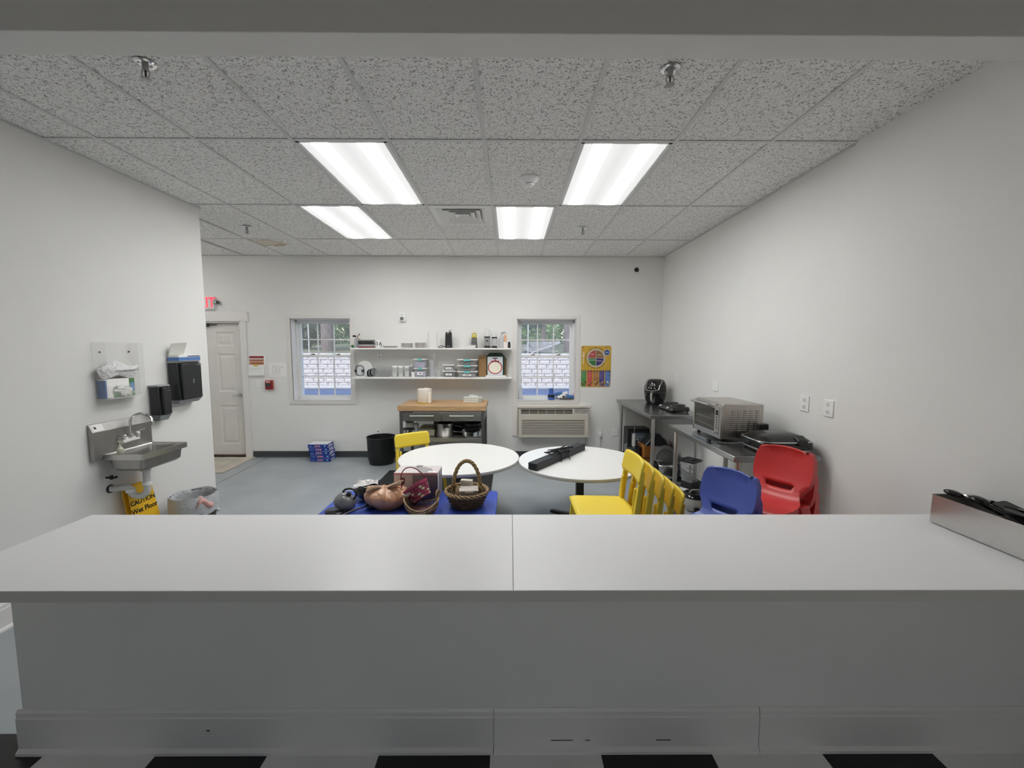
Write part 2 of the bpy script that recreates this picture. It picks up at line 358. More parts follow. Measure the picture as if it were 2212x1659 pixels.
# ---- troffers
def lensmat():
    M=bpy.data.materials.new('troffer_lens'); M.use_nodes=True; t=M.node_tree; bs=t.nodes['Principled BSDF']; bs.inputs['Base Color'].default_value=(.35,.35,.35,1)
    tc=t.nodes.new('ShaderNodeTexCoord'); sp_=t.nodes.new('ShaderNodeSeparateXYZ'); t.links.new(tc.outputs['Object'],sp_.inputs[0])
    ab=t.nodes.new('ShaderNodeMath'); ab.operation='ABSOLUTE'; t.links.new(sp_.outputs['X'],ab.inputs[0])
    mr=t.nodes.new('ShaderNodeMapRange'); mr.inputs[1].default_value=0; mr.inputs[2].default_value=.29; t.links.new(ab.outputs[0],mr.inputs[0])
    r=t.nodes.new('ShaderNodeValToRGB'); e=r.color_ramp.elements; r.color_ramp.interpolation='LINEAR'
    e[0].position=0; e[0].color=(.023,.023,.023,1); e[1].position=1; e[1].color=(.022,.022,.022,1)
    for p,c in((.30,.027),(.40,1),(.62,1),(.73,.027)): q=e.new(p); q.color=(c,c,c*.985,1)
    t.links.new(mr.outputs[0],r.inputs['Fac']); t.links.new(r.outputs['Color'],bs.inputs['Emission Color']); bs.inputs['Emission Strength'].default_value=LIGHT_E
    return M
LENS=lensmat(); FRM=mat('troffer_frame',(.82,.82,.81),.4)
tl={(-2,1):'fluorescent ceiling panel at front left, above the serving side',(1,1):'fluorescent ceiling panel at front right, beside the smoke detector',(-3,2):'fluorescent ceiling panel at back left, left of the air vent',(0,2):'fluorescent ceiling panel at back right, right of the air vent',(-8,2):'fluorescent ceiling panel of the door alcove, hidden by the sink wall'}
for (k,j) in sorted(lights):
    t=thing('ceiling_light',tl[(k,j)],'ceiling light',(GX+(k+.5)*T,ROWS[j]+T,ZC),0,'lit fluorescent panels in the ceiling')
    b=B(); w,d=.292,(.596 if k!=-8 else .29)
    if k==-8: t.location.y+=T*.5
    for (x0,x1,y0,y1) in((-w,-w+.022,-d,d),(w-.022,w,-d,d),(-w,w,-d,-d+.022),(-w,w,d-.022,d)): b.box(x0,y0,.002,x1,y1,.02)
    b.obj('frame',FRM,t,smooth=False)
    b=B(); b.box(-w+.02,-d+.02,.008,w-.02,d-.02,.012); b.obj('lens',LENS,t,smooth=False)
    b=B(); b.box(-w,-d,.02,w,d,.045); b.obj('housing',FRM,t,smooth=False)
# ---- ceiling vent
t=thing('ceiling_vent','square white louvered air vent in the ceiling','vent',(GX-.5*T,ROWS[2]+.5*T,ZC))
b=B()
for (x0,x1,y0,y1) in((-.295,-.235,-.295,.295),(.235,.295,-.295,.295),(-.235,.235,-.295,-.235),(-.235,.235,.235,.295)): b.box(x0,y0,.0,x1,y1,.006)
b.obj('frame',FRM,t,smooth=False)
for ro in(.236,.180,.124,.068):
    b=B(); ri=ro-.050
    o=[(sx_*r_,sy_*r_,z_) for r_,z_ in((ro,-.004),(ri,.022),(ri-.004,.026),(ro,.0)) for sx_,sy_ in((-1,-1),(1,-1),(1,1),(-1,1))]
    b.add(o,[(a*4+i,a*4+(i+1)%4,((a+1)%4)*4+(i+1)%4,((a+1)%4)*4+i) for a in range(4) for i in range(4)]); b.obj('louver',FRM,t,smooth=False)
b=B(); b.box(-.24,-.24,.031,.24,.24,.036); b.obj('duct',mat('duct_grey',(.45,.45,.44),.7),t,smooth=False)
# ---- sprinklers, smoke detector
SPR=[((-1.687,2.053),'chrome fire sprinkler head at the front left of the ceiling'),((.754,2.074),'chrome fire sprinkler head at the front right of the ceiling'),((-2.869,4.682),'small fire sprinkler head near the far left ceiling light'),((.797,4.673),'small fire sprinkler head right of the far ceiling light')]
s0=None
for (x,y),lb in SPR:
    if s0 is None:
        s0=thing('fire_sprinkler',lb,'sprinkler',(x,y,ZC-.0006),0,'ceiling sprinkler heads')
        b=B(); b.lathe([(.043,.004),(.045,0),(.038,-.006),(.028,-.004),(.024,.004)],n=20); b.obj('escutcheon',CHROME,s0)
        b=B(); b.cyl((0,0,-.03),.013,.034,n=12); b.tube([(-.012,0,-.028),(-.020,0,-.045),(-.012,0,-.062),(0,0,-.066),(.012,0,-.062),(.020,0,-.045),(.012,0,-.028)],.003,6); b.obj('frame',STEELD,s0)
        b=B(); b.cyl((0,0,-.063),.004,.035,n=8); b.obj('bulb',mat('bulb',(.05,.03,.03),.1),s0)
        b=B(); b.lathe([(.006,-.072),(.021,-.070),(.021,-.067),(.006,-.066)],n=14); b.obj('deflector',STEELD,s0)
    else: dup(s0,loc=(x,y,ZC-.0006),label=lb)
t=thing('smoke_detector','round white smoke detector between the ceiling lights','smoke detector',(.148,3.343,ZC))
b=B(); b.lathe([(.075,.004),(.077,-.006),(.068,-.016),(.046,-.036),(.036,-.042)],n=28); b.obj('base',WHITE,t)
b=B(); b.lathe([(.034,-.041),(.034,-.046)],n=24); b.obj('sensor_gap',DKGREY,t)
b=B(); b.lathe([(.036,-.046),(.034,-.056),(.02,-.06),(0,-.061)],n=24); b.obj('cap',WHITE,t)
# ================================================================ WINDOWS AND DOOR
VINW=mat('vinyl_window',(.82,.83,.83),.35)
def casing(b,x0,x1,z0,z1,w,y):
    for k,(d,t_) in enumerate(((0,.010),(w*.25,.016),(w*.8,.020))):
        a=w-d
        o=[(x0-a,z0-a),(x1+a,z0-a),(x1+a,z1+a),(x0-a,z1+a)]; i=[(x0,z0),(x1,z0),(x1,z1),(x0,z1)]
        for q in range(4):
            r_=(q+1)%4; P=[(o[q][0],o[q][1]),(o[r_][0],o[r_][1]),(i[r_][0],i[r_][1]),(i[q][0],i[q][1])]
            if k==2: # thin inner bead only
                P=[(o[q][0],o[q][1]),(o[r_][0],o[r_][1]),(i[r_][0],i[r_][1]),(i[q][0],i[q][1])]
            b.prism(P,y-t_,y,'xz')
def window(n,w,label):
    x0,x1,z0,z1=w; xm=(x0+x1)/2
    t=thing(f'window_{n}',label,'window',(xm,YB,z0),0,None,'structure'); hw=(x1-x0)/2; H=z1-z0
    b=B(); casing(b,-hw,hw,0,H,.062,0); b.obj('casing',TRIM,t,smooth=False,bevel=.002)
    b=B(); th=.012
    b.box(-hw,-.004,0,-hw+th,.20,H); b.box(hw-th,-.004,0,hw,.20,H); b.box(-hw,-.004,H-th,hw,.20,H); b.obj('jamb',TRIM,t,smooth=False)
    b=B(); b.box(-hw,-.008,0,hw,.20,th); b.obj('sill',TRIM,t,smooth=False,bevel=.002)
    # vinyl frame
    b=B(); f=.022; a=hw-th
    b.box(-a,.115,th,-a+f,.20,H-th); b.box(a-f,.115,th,a,.20,H-th); b.box(-a,.115,H-th-f,a,.20,H-th); b.box(-a,.115,th,a,.20,th+f*.8)
    b.obj('frame',VINW,t,smooth=False,bevel=.002)
    mid=.635
    def sash(nm,za,zb,y0):
        s=.036; p=B(); aa=a-f
        p.box(-aa,y0,za,-aa+s,y0+.026,zb); p.box(aa-s,y0,za,aa,y0+.026,zb); p.box(-aa+s,y0,za,aa-s,y0+.026,za+s); p.box(-aa+s,y0,zb-s,aa-s,y0+.026,zb)
        so=p.obj(nm,VINW,t,smooth=False,bevel=.0025)
        ix0,ix1,iz0,iz1=-aa+s,aa-s,za+s,zb-s; m_=.009
        for q in(1,2):
            x=ix0+(ix1-ix0)*q/3; p=B(); p.box(x-m_,y0+.006,iz0,x+m_,y0+.019,iz1); p.obj('muntin',VINW,so,smooth=False)
        z=(iz0+iz1)/2; p=B(); p.box(ix0,y0+.005,z-m_,ix1,y0+.020,z+m_); p.obj('muntin',VINW,so,smooth=False)
        for i in range(3):
            for j in range(2):
                xa=ix0+(ix1-ix0)*i/3; za_=iz0+(iz1-iz0)*j/2
                p=B(); p.box(xa+m_,y0+.011,za_+m_*(j==1),xa+(ix1-ix0)/3-m_*(i<2),y0+.014,za_+(iz1-iz0)/2-m_*(j==0)); p.obj('pane',GLASS,so,smooth=False)
        return so
    sash('upper_sash',mid,H-th-f,.158); lo=sash('lower_sash',th+f*.8,mid+.036,.125)
    for sx in(-.19,.19):
        p=B(); p.prism(rrect(sx-.03,.123,sx+.03,.142,.006),mid+.036,mid+.048); p.tube([(sx,.133,mid+.045),(sx+.012,.126,mid+.052),(sx+.028,.122,mid+.050)],.005,6); p.obj('sash_lock',mat('brass_lock',(.30,.22,.12),.35,.8),t)
    # outside brick mould, lit by the sky
    b=B(); e=.09
    b.box(-hw-.0,.20,-.02,-hw+.03,.27,H+.02); b.box(hw-.03,.20,-.02,hw,.27,H+.02); b.box(-hw,.20,H-.03,hw,.27,H+.02); b.box(-hw-.02,.20,-.03,hw+.02,.29,0)
    b.obj('outer_frame',VINW,t,smooth=False)
    return t
window(1,W1,'left white double hung window with six over six panes')
t=thing('window_3','added two pane window behind the viewer, unseen source of front room light','window',(-.1,YFR-.06,1.0),0,None,'structure')  # unseen window, added so sky light lifts the dim front room
b=B(); casing(b,-.8,.8,0,1.2,.07,-.06); b.obj('casing',TRIM,t,smooth=False).rotation_euler=(0,0,PI)
for x in(0,): b=B(); b.box(x-.025,-.03,0,x+.025,.03,1.2); b.obj('mullion',VINW,t,smooth=False)
for x0,x1 in((-.8,-.025),(.025,.8)): b=B(); b.box(x0,-.004,0,x1,.004,1.2); b.obj('pane',GLASS,t,smooth=False)
window(2,W2,'right white double hung window above the air conditioner')
# door
t=thing('door_1','off white six panel exit door with lever handle','door',(-4.3975,YB,0),0,None,'structure')
b=B(); hw=.4625
b.box(-hw-.09,-.018,0,-hw,.0,2.02); b.box(hw,-.018,0,hw+.09,.0,2.02); b.obj('side_casing',TRIM,t,smooth=False,bevel=.002)
b=B(); b.box(-hw-.125,-.026,2.02,hw+.125,0,2.162); b.obj('head_casing',TRIM,t,smooth=False,bevel=.002)
b=B(); b.box(-hw,0,0,-hw+.02,.16,2.02); b.box(hw-.02,0,0,hw,.16,2.02); b.box(-hw,0,1.995,hw,.16,2.02); b.box(-hw+.02,.085,1.975,hw-.02,.10,1.995); b.box(hw-.032,.085,0,hw-.02,.1,1.98)
b.obj('frame',DOORP,t,smooth=False)
b=B(); X0,X1,Z0,Z1=-hw+.022,hw-.022,.03,1.985
pan=[(-.33,-.06),(.06,.33)]; pz=[(.19,.78),(.98,1.55),(1.66,1.87)]
holes=[(a,c,z0,z1) for a,c in pan for z0,z1 in pz]
holed(b,X0,X1,Z0,Z1,holes,.055,.09,'xz'); b.box(X0,.075,Z0,X1,.098,Z1); leaf=b.obj('leaf',DOORP,t,smooth=False)
for a,c,z0,z1 in holes:
    p=B(); d=.035
    o=[(a,.055,z0),(c,.055,z0),(c,.055,z1),(a,.055,z1)]; i1=[(a+d*.5,.066,z0+d*.5),(c-d*.5,.066,z0+d*.5),(c-d*.5,.066,z1-d*.5),(a+d*.5,.066,z1-d*.5)]; i2=[(a+d,.066,z0+d),(c-d,.066,z0+d),(c-d,.066,z1-d),(a+d,.066,z1-d)]; i3=[(a+d*1.8,.058,z0+d*1.8),(c-d*1.8,.058,z0+d*1.8),(c-d*1.8,.058,z1-d*1.8),(a+d*1.8,.058,z1-d*1.8)]
    vs=o+i1+i2+i3; fs=[(q*4+k,q*4+(k+1)%4,q*4+4+(k+1)%4,q*4+4+k) for q in range(3) for k in range(4)]+[(12,13,14,15)]
    p.add(vs,fs); p.obj('panel',DOORP,leaf,smooth=False)
b=B(); b.cyl((.375,.036,.93),.026,.02,'y',16); b.tube([(.375,.04,.93),(.375,.012,.93),(.36,.008,.93),(.29,.012,.928)],.009,8); b.obj('lever_handle',STEEL,leaf)
b=B(); b.box(-.36,.01,1.945,-.02,.055,1.985); b.tube([(-.05,.02,1.965),(.12,.01,1.97)],.008,6); b.obj('door_closer',mat('closer',(.06,.055,.05),.4,.5),t,bevel=.004)
b=B(); b.box(X0,.03,.009,X1,.12,.03); b.obj('threshold',mat('threshold',(.12,.07,.045),.5),t,smooth=False)
# ================================================================ SERVING COUNTER
t=thing('serving_counter','long white laminate serving counter on the half wall','counter',(0,1.342,.788))
for x0,x1 in((-2.046,.0125),(.0142,XR2)):
    b=B(); b.box(x0,0,0,x1,.643,.041,0); b.obj('slab',LAM,t,smooth=False,bevel=.0015)
b=B(); b.box(-2.0465,-.0012,.001,XR2,.0002,.0385); b.obj('edge_band',EDGE,t,smooth=False)
# steel utensil bin on the counter
t=thing('utensil_bin','brushed steel bin of black utensils at the right end of the counter','bin',(1.99,1.895,.829))
b=B(); w,d,h,th=.175,.72,.138,.003
b.box(0,-d,.004,w,0,.007); b.box(0,-d,.004,th,0,h); b.box(w-th,-d,.004,w,0,h); b.box(0,-th,.004,w,0,h); b.box(0,-d,.004,w,-d+th,h)
for y in(-.24,-.48): b.box(0,y,.004,w,y+th,h-.01)
b.obj('body',STEEL,t,smooth=False,bevel=.0015)
b=B(); 
for y in(-.02,-d+.02):
    for x in(.02,w-.02): b.cyl((x,y,0),.008,.005,n=10)
b.obj('foot',BLACK,t)
random.seed(4)
UL=['black spoon with an oval bowl at the far end of the steel bin','black spatula lying behind the first spoon in the steel bin','black round ladle head in the middle of the steel bin','black fork lying in the middle of the steel bin','black tongs near the right frame edge in the steel bin','steel serving spoon lying across the steel bin','black slotted turner sticking up in the steel bin','second steel spoon near the right frame edge of the bin']
up=[(2.06,1.83,.966,-66,0,-4),(2.11,1.76,.975,-58,1,-8),(2.06,1.73,.972,-80,2,4),(2.115,1.63,.978,-60,3,-6),(2.05,1.60,.972,-72,4,6),(2.10,1.78,.968,-48,5,8),(2.10,1.66,.975,-95,6,14),(2.04,1.47,.98,-55,7,5)]
for (x,y,z,a,k,tl_) in up:
    u=thing('kitchen_utensil',UL[k],'utensil',(x,y,z),R(a),'utensils in the steel bin'); u.rotation_euler=(R(tl_),R(8),R(a)); M=CHROME if k in(5,7) else BLACKG
    b=B()
    if k in(0,2,5,7): b.sph((-.03,0,.012),(.036,.024,.014))
    elif k in(1,6): b.prism(rrect(-.07,-.028,.01,.028,.012),.0,.007)
    elif k==3:
        b.prism(rrect(-.03,-.018,.01,.018,.008),.0,.008)
        for q in(-.014,-.005,.005,.014): b.box(-.065,q-.0025,.001,-.028,q+.0025,.006)
    else: b.prism(rrect(-.05,-.016,.03,.016,.01),.0,.016)
    b.obj('head',M,u)
    b=B(); b.tube([(0,0,.008),(.06,0,.004),(.14,0,-.012),(.20,0,-.022)],[.006,.008,.010,.009],8,flat=.7); b.obj('handle',M,u)
# ================================================================ OUTSIDE
random.seed(11)
ASPH=mat('asphalt',(.115,.155,.25),.8,var=.25,vs=3,detail=6)
b=B(); b.box(-40,YB+.2,-.45,30,18.6,-.15); tag(b.obj('driveway',ASPH,smooth=False),'blue grey paved driveway outside the windows','driveway',kind='structure')
CONC=mat('pale_concrete',(.48,.48,.47),.85,var=.08,vs=4)
b=B(); b.box(-14,17.9,-.15,8,18.3,-.03); tag(b.obj('curb',CONC,bevel=.03),'pale concrete curb below the block wall outside','curb')
BLK=mat('split_face_block',(.54,.52,.51),.9,var=.12,vs=6,bump=.3,bs=18,bd=.02,detail=5)
t=thing('retaining_wall','pale split face block retaining wall across the driveway','wall',(0,18.6,-.15))
b=B(); b.box(-13,.16,0,7,.6,1.5); b.obj('core',mat('joint_shadow',(.25,.24,.23),.9),t,smooth=False)
bw,bh=.46,.205; bmeshes=[]
for q in range(6):
    rr=random.Random(q); p=B(); nu,nv=6,4
    hx=[[rr.uniform(-.004,.018) if 0<i<nu and 0<j<nv else .022 for j in range(nv+1)] for i in range(nu+1)]
    p.grid(lambda u,v:((u-.5)*(bw-.016),hx[round(u*nu)][round(v*nv)],v*(bh-.012)),nu,nv)
    for (u0_,v0_,u1_,v1_) in((0,0,1,0),(1,0,1,1),(1,1,0,1),(0,1,0,0)):
        a_=((u0_-.5)*(bw-.016),.022,v0_*(bh-.012)); c_=((u1_-.5)*(bw-.016),.022,v1_*(bh-.012))
        p.add([a_,c_,(c_[0],.2,c_[2]),(a_[0],.2,a_[2])],[(0,1,2,3)])
    bmeshes.append(p.mesh('block',BLK,False))
for j in range(7):
    xs=[-11.6+i*bw+(bw/2 if j%2 else 0)+(.07*math.sin(j*2.3)) for i in range(12)]+[-.9+i*bw+(bw/2 if j%2 else 0)+(.07*math.sin(j*2.3)) for i in range(11)]+[-6.08+i*bw+(bw/2 if j%2 else 0)+(.07*math.sin(j*2.3)) for i in range(11)]
    for x in xs:
        o=bpy.data.objects.new('block',random.choice(bmeshes)); C.objects.link(o); o.parent=t; o.location=(x,0,j*bh)
for i in range(20):
    x=-12+i*.92; p=B(); p.box(x-.45,-.03,7*bh,x+.45,.32,7*bh+.09); p.obj('cap_stone',BLK,t,bevel=.02)
EARTH=mat('leafy_bank',(.27,.235,.18),.95,col2=(.16,.22,.10),vs=1.4,detail=8,bump=.6,bs=10,bd=.05)
b=B(); b.grid(lambda u,v:(-40+u*70,18.85+v*26,1.28+.55*v**.8*1.9+.06*math.sin(u*90+v*20)),40,16); tag(b.obj('bank',EARTH),'leaf strewn grassy bank above the block wall outside','bank',kind='structure')
# chain link fence
GALV=mat('galvanised',(.55,.56,.58),.4,.8)
t=thing('chain_link_fence','grey chain link fence on top of the block wall','fence',(0,19.4,1.30))
FH=1.45
for x in(-12.2,-9.3,-6.4,-3.5,-.6,.85,3.3,5.8): b=B(); b.cyl((x,0,0),.03,FH+.05,n=10); b.obj('post',GALV,t)
b=B(); b.cyl((-13,0,FH),.021,20,'x',10); b.obj('top_rail',GALV,t)
b=B(); s=.085
for k in range(int(19/s)):
    x=-13+k*s
    for d in(1,-1):
        xa=x if d==1 else x+FH*.85; b.tube([(xa,.0,0),(xa+d*FH*.85,.0,FH)],.0042,3)
b.obj('wire_mesh',GALV,t,smooth=False)['kind']='stuff'
# trees
BARK=mat('bark',(.17,.14,.135),.95,var=.35,vs=5,stretch=(3,3,.6),bump=.8,bs=14,bd=.03)
LEAF=[mat('leaf_dark',(.035,.085,.04),.6,var=.4,vs=2),mat('leaf_mid',(.10,.22,.075),.6,var=.4,vs=2),mat('leaf_light',(.28,.42,.16),.6,var=.3,vs=2)]
def tree(x,y,r_,h,label,lm,crown,n,trunk=True):
    t=thing('tree',label,'tree',(x,y,1.25))
    if trunk:
        b=B(); b.tube([(0,0,-.3),(.02,0,.3),(-.03,.05,h*.35),(.05,0,h*.7),(0,0,h)],[r_*1.35,r_*1.02,r_*.92,r_*.7,r_*.4],12)
        for q in range(4):
            a=random.uniform(0,6.28); z=h*random.uniform(.45,.8); b.tube([(0,0,z),(math.cos(a)*1,math.sin(a)*.6,z+.7),(math.cos(a)*2,math.sin(a)*1.2,z+1.1)],[r_*.35,r_*.22,r_*.1],6)
        b.obj('trunk',BARK,t)
    b=B()
    for (cx,cy_,cz,rx,ry,rz) in crown:
        for q in range(int(n*.33)):
            a=random.uniform(0,6.283); zz=random.uniform(-1,1); rr=random.random()**.4; k=math.sqrt(1-zz*zz)
            p=Vector((cx+rx*rr*k*math.cos(a),cy_+ry*rr*k*math.sin(a),cz+rz*rr*zz))
            u=Vector((random.gauss(0,1),random.gauss(0,1),random.gauss(0,1))).normalized(); w_=u.cross(Vector((random.gauss(0,1),random.gauss(0,1),random.gauss(0,1)))).normalized(); s_=random.uniform(.12,.26)
            b.add([p-u*s_,p+w_*s_*.5,p+u*s_,p-w_*s_*.5],[(0,1,2,3)])
    f=b.obj('foliage',lm,t,smooth=False); f['kind']='stuff'
    return t
tree(-9.42,21.6,.30,7,'thick trunked tree outside the left window',LEAF[0],[(-1.2,.8,2.1,1.3,.9,1.5),(1.5,1.0,2.2,1.3,.8,1.5),(0,1.4,3.6,2.6,1.0,1.2)],1900)
tree(-11.6,23.5,.2,6,'leafy dark tree at the far left outside the left window',LEAF[0],[(0,0,1.7,1.5,1.0,1.6),(.6,0,3.5,1.8,1,1.2)],1700)
tree(-7.0,23.8,.2,6,'bright green leafy tree right of the thick trunk outside',LEAF[1],[(0,0,1.5,1.6,1.0,1.4),(-.6,0,3.2,1.8,1,1.2)],1800,trunk=False)
tree(3.15,21.2,.42,7,'big grey trunked tree at the right outside the right window',LEAF[0],[(.2,.9,4.2,2.2,.8,1.0)],700)
tree(3.95,22.6,.26,7,'second grey trunk behind the big one outside the right window',LEAF[0],[(0,.6,3.6,1.5,.8,1.2)],500)
tree(2.0,24.5,.16,5,'slim dark tree in the middle of the right window view',LEAF[0],[(0,0,2.9,1.5,.9,.9),(-.7,0,2.0,.7,.5,.6)],800)
tree(.2,26.5,.14,5,'light green leafy tree at the left of the right window view',LEAF[2],[(0,0,1.6,1.6,.9,1.5),(1.6,1,1.6,1.5,.9,1.3)],1300)
tree(-4,26,.25,6,'tree behind the wall between the two windows',LEAF[1],[(0,0,2.5,2.2,1,2.0)],900)
for i,(x,z) in enumerate(((-15.5,1.5),(-11,1.8),(-7,1.6),(1.5,1.8),(6,1.6))):
    tree(x,31+i%2,.2,6,['distant green tree far left beyond the fence','distant green tree behind the thick trunk','distant green tree beyond the fence between the windows','distant green tree beyond the lumber pile','distant green tree far right beyond the fence'][i],LEAF[1+(i%2)],[(0,0,2.6,3.6,1.2,2.8),(1.2,0,1.4,2.8,1.0,1.6),(-1.5,.5,3.8,2.8,1.0,2.2)],2600)
# lumber pile
LUM=mat('weathered_board',(.42,.42,.45),.8,var=.35,vs=4,stretch=(.4,3,3))
random.seed(5)
k=0
LL=[f'weathered grey board in the {q} of the pile outside the right window' for q in('bottom layer','second layer','third layer','fourth layer','fifth layer','sixth layer','top layer')]
for j in range(7):
    for i in range(3):
        b=B(); L_=random.uniform(1.1,1.6); b.box(-L_/2,-.07,0,L_/2,.07,.055)
        o=b.obj('lumber_board',LUM,bevel=.006); o.location=(1.45+random.uniform(-.2,.2),20.2+i*.17,1.42+j*.075); o.rotation_euler=(0,random.uniform(-.01,.01),random.uniform(-.012,.012)); tag(o,LL[j],'board','weathered boards piled outside the right window'); k+=1
b=B(); b.box(-.75,-.06,0,.75,.06,.06); o=b.obj('lumber_plank',mat('pale_plank',(.55,.57,.62),.7,var=.1,vs=5),bevel=.006); o.location=(1.72,19.95,1.60); o.rotation_euler=(0,R(-20),R(-5)); tag(o,'pale plank leaning at an angle on the lumber pile outside','plank')
# ================================================================ SINK WALL
FACEX=(R(90),0,R(90))
t=thing('hand_sink','stainless steel wall hung hand sink with gooseneck faucet','sink',(XL,2.945,.876))
b=B(); w=.415; d=.325
b.prism([(0,-.03),(.04,-.03),(.04,.17),(.012,.225),(0,.225)],-.06,w,'xz'); sb=b.obj('backsplash',STEELD,t,smooth=False,bevel=.003)
b=B(); b.hexa([(.0155,-.05,.218),(.037,-.05,.1759),(.037,.03,.1759),(.0155,.03,.218),(.0163,-.05,.2185),(.0378,-.05,.1764),(.0378,.03,.1764),(.0163,.03,.2185)]); st=b.obj('sticker',PAPER,sb,smooth=False); b=B(); b.hexa([(.0225,-.038,.2061),(.0305,-.038,.1904),(.0305,-.022,.1904),(.0225,-.022,.2061),(.0231,-.038,.2064),(.0311,-.038,.1907),(.0311,-.022,.1907),(.0231,-.022,.2064)]); b.obj('sticker_print',BLACK,sb,smooth=False)
b=B(); r1=.03
# rim ring with raised lip and basin as one pressed sheet
def ring(x0,y0,x1,y1,r_,z): return [(u,v,z) for u,v in rrect(x0,y0,x1,y1,r_,4)]
L_=[ring(.035,0,d,w,.012,-.04),ring(.035,0,d,w,.012,0),ring(.045,.010,d-.010,w-.010,.012,.0),ring(.05,.016,d-.016,w-.016,.012,-.008),ring(.075,.045,d-.04,w-.045,.03,-.012),ring(.085,.055,d-.05,w-.055,.04,-.10),ring(.11,.085,d-.08,w-.085,.04,-.118)]
n=len(L_[0]); fs=[(a*n+i,a*n+(i+1)%n,(a+1)*n+(i+1)%n,(a+1)*n+i) for a in range(len(L_)-1) for i in range(n)]+[[(len(L_)-1)*n+i for i in range(n)]]
b.add([p for q in L_ for p in q],fs); b.obj('basin',STEEL,t)
b=B(); Lo=[ring(.05,.02,d-.02,w-.02,.03,-.03),ring(.055,.025,d-.026,w-.026,.035,-.112),ring(.075,.045,d-.045,w-.045,.03,-.13)]
b.add([p for q in Lo for p in q],[(a*n+i,a*n+(i+1)%n,(a+1)*n+(i+1)%n,(a+1)*n+i) for a in range(2) for i in range(n)]+[[2*n+i for i in range(n)]]); b.obj('basin_underside',STEELD,t)
f_=B(); fy=.20
f_.hexa([(.04,fy-.085,.045),(.075,fy-.075,.055),(.075,fy+.075,.055),(.04,fy+.085,.045),(.04,fy-.085,.10),(.062,fy-.07,.095),(.062,fy+.07,.095),(.04,fy+.085,.10)]); fo=f_.obj('faucet_body',CHROME,t,bevel=.006)
f_=B(); f_.cyl((.065,fy,.085),.016,.03,n=14); f_.tube([(.065,fy,.10)]+[(.065,fy,.16)]+[(.065+.075*(1-math.cos(a)),fy+.012*(1-math.cos(a)),.20+.065*math.sin(a)) for a in [PI*i/10 for i in range(11)]]+[(.215,fy+.024,.175)],.0095,10); f_.obj('spout',CHROME,fo)
for s in(-1,1):
    f_=B(); f_.cyl((.062,fy+s*.058,.08),.017,.022,n=14); f_.sph((.066,fy+s*.058,.105),.016); f_.tube([(.066,fy+s*.058,.11),(.085,fy+s*.075,.125),(.10,fy+s*.088,.13)],[.006,.007,.008],8); f_.obj('faucet_handle',CHROME,fo)
PVC=mat('pvc_pipe',(.62,.62,.60),.45)
f_=B(); px,py=.20,.155
P0=[(px,py,-.12),(px,py,-.24)]+[(px-.001*i,py,-.24) for i in range(1)]
f_.cyl((px,py,-.165),.03,.05,n=16); f_.tube([(px,py,-.12),(px,py,-.305)]+[(px-.05+.05*math.cos(a),py-.015*(1-math.cos(a)),-.305-.05*math.sin(a)) for a in [PI*i/8 for i in range(1,9)]]+[(.10,py-.03,-.297),(.085,py-.04,-.280),(.06,py-.055,-.277),(0,py-.085,-.275)],.0235,12); f_.obj('drain_trap',PVC,t)
f_=B(); f_.cyl((px,py,-.272),.030,.024,n=16); f_.cyl((.099,py-.03,-.318),.030,.022,n=16); f_.obj('slip_nut',WHITE,t)
b=B(); b.cyl((0,.07,-.275),.032,.004,'x',16); b.obj('wall_flange',DKGREY,t)
t=thing('shutoff_valve','small dark shutoff valve on the wall under the sink','valve',(XL,2.99,.693))
b=B(); b.cyl((0,0,0),.022,.004,'x',14); b.obj('flange',WHITE,t)
b=B(); b.cyl((.003,0,0),.008,.05,'x',10); b.cyl((.042,0,-.012),.011,.03,n=10); b.sph((.062,.012,0),(.008,.016,.010)); b.obj('valve_body',BLACK,t)
t=thing('soap_pump_bottle','small clear soap pump bottle on the left sink rim','bottle',(XL+.135,2.975,.8765))
b=B(); b.lathe([(.018,0),(.02,.004),(.02,.035),(.012,.045),(.009,.052)],n=16); b.obj('bottle',mat('cream_soap',(.66,.64,.52),.3),t)
b=B(); b.cyl((0,0,.05),.010,.012,n=12); b.cyl((0,0,.06),.004,.026,n=8); b.tube([(-.012,0,.088),(.004,0,.09),(.035,0,.084)],.005,8); b.obj('pump',mat('cream_plastic',(.74,.72,.62),.35),t)
# wet floor sign leaning folded against the wall
t=thing('wet_floor_sign','yellow wet floor caution sign leaning on the wall under the sink','sign',(XL+.155,3.165,0),0)
b=B(); pl=[(-.13,0),(.13,0),(.105,.55),(.095,.585),(.06,.60),(-.06,.60),(-.095,.585),(-.105,.55)]
YS=mat('sign_yellow',(.82,.48,.02),.45)
b.prism(pl,.012,.018,'yz'); bd=b.obj('front_board',YS,t,bevel=.003); bd.rotation_euler=(0,R(-9),0)
b=B(); b.prism(pl,-.012,-.006,'yz'); b2=b.obj('back_board',YS,t,bevel=.003); b2.rotation_euler=(0,R(-11),0)
text('CAUTION',.048,(.0188,0,.462),FACEX,BLACK,bd,bold=.0012); text('Wet Floor',.052,(.0188,0,.398),FACEX,BLACK,bd,bold=.0014)
b=B(); b.prism([(-.045,.27),(.045,.27),(0,.35)],.018,.0186,'yz'); tr=b.obj('warning_triangle',mat('orange_ink',(.60,.20,.02),.5),bd); b=B(); b.prism([(-.03,.278),(.03,.278),(0,.333)],.0186,.0190,'yz'); b.obj('triangle_inner',YS,bd)
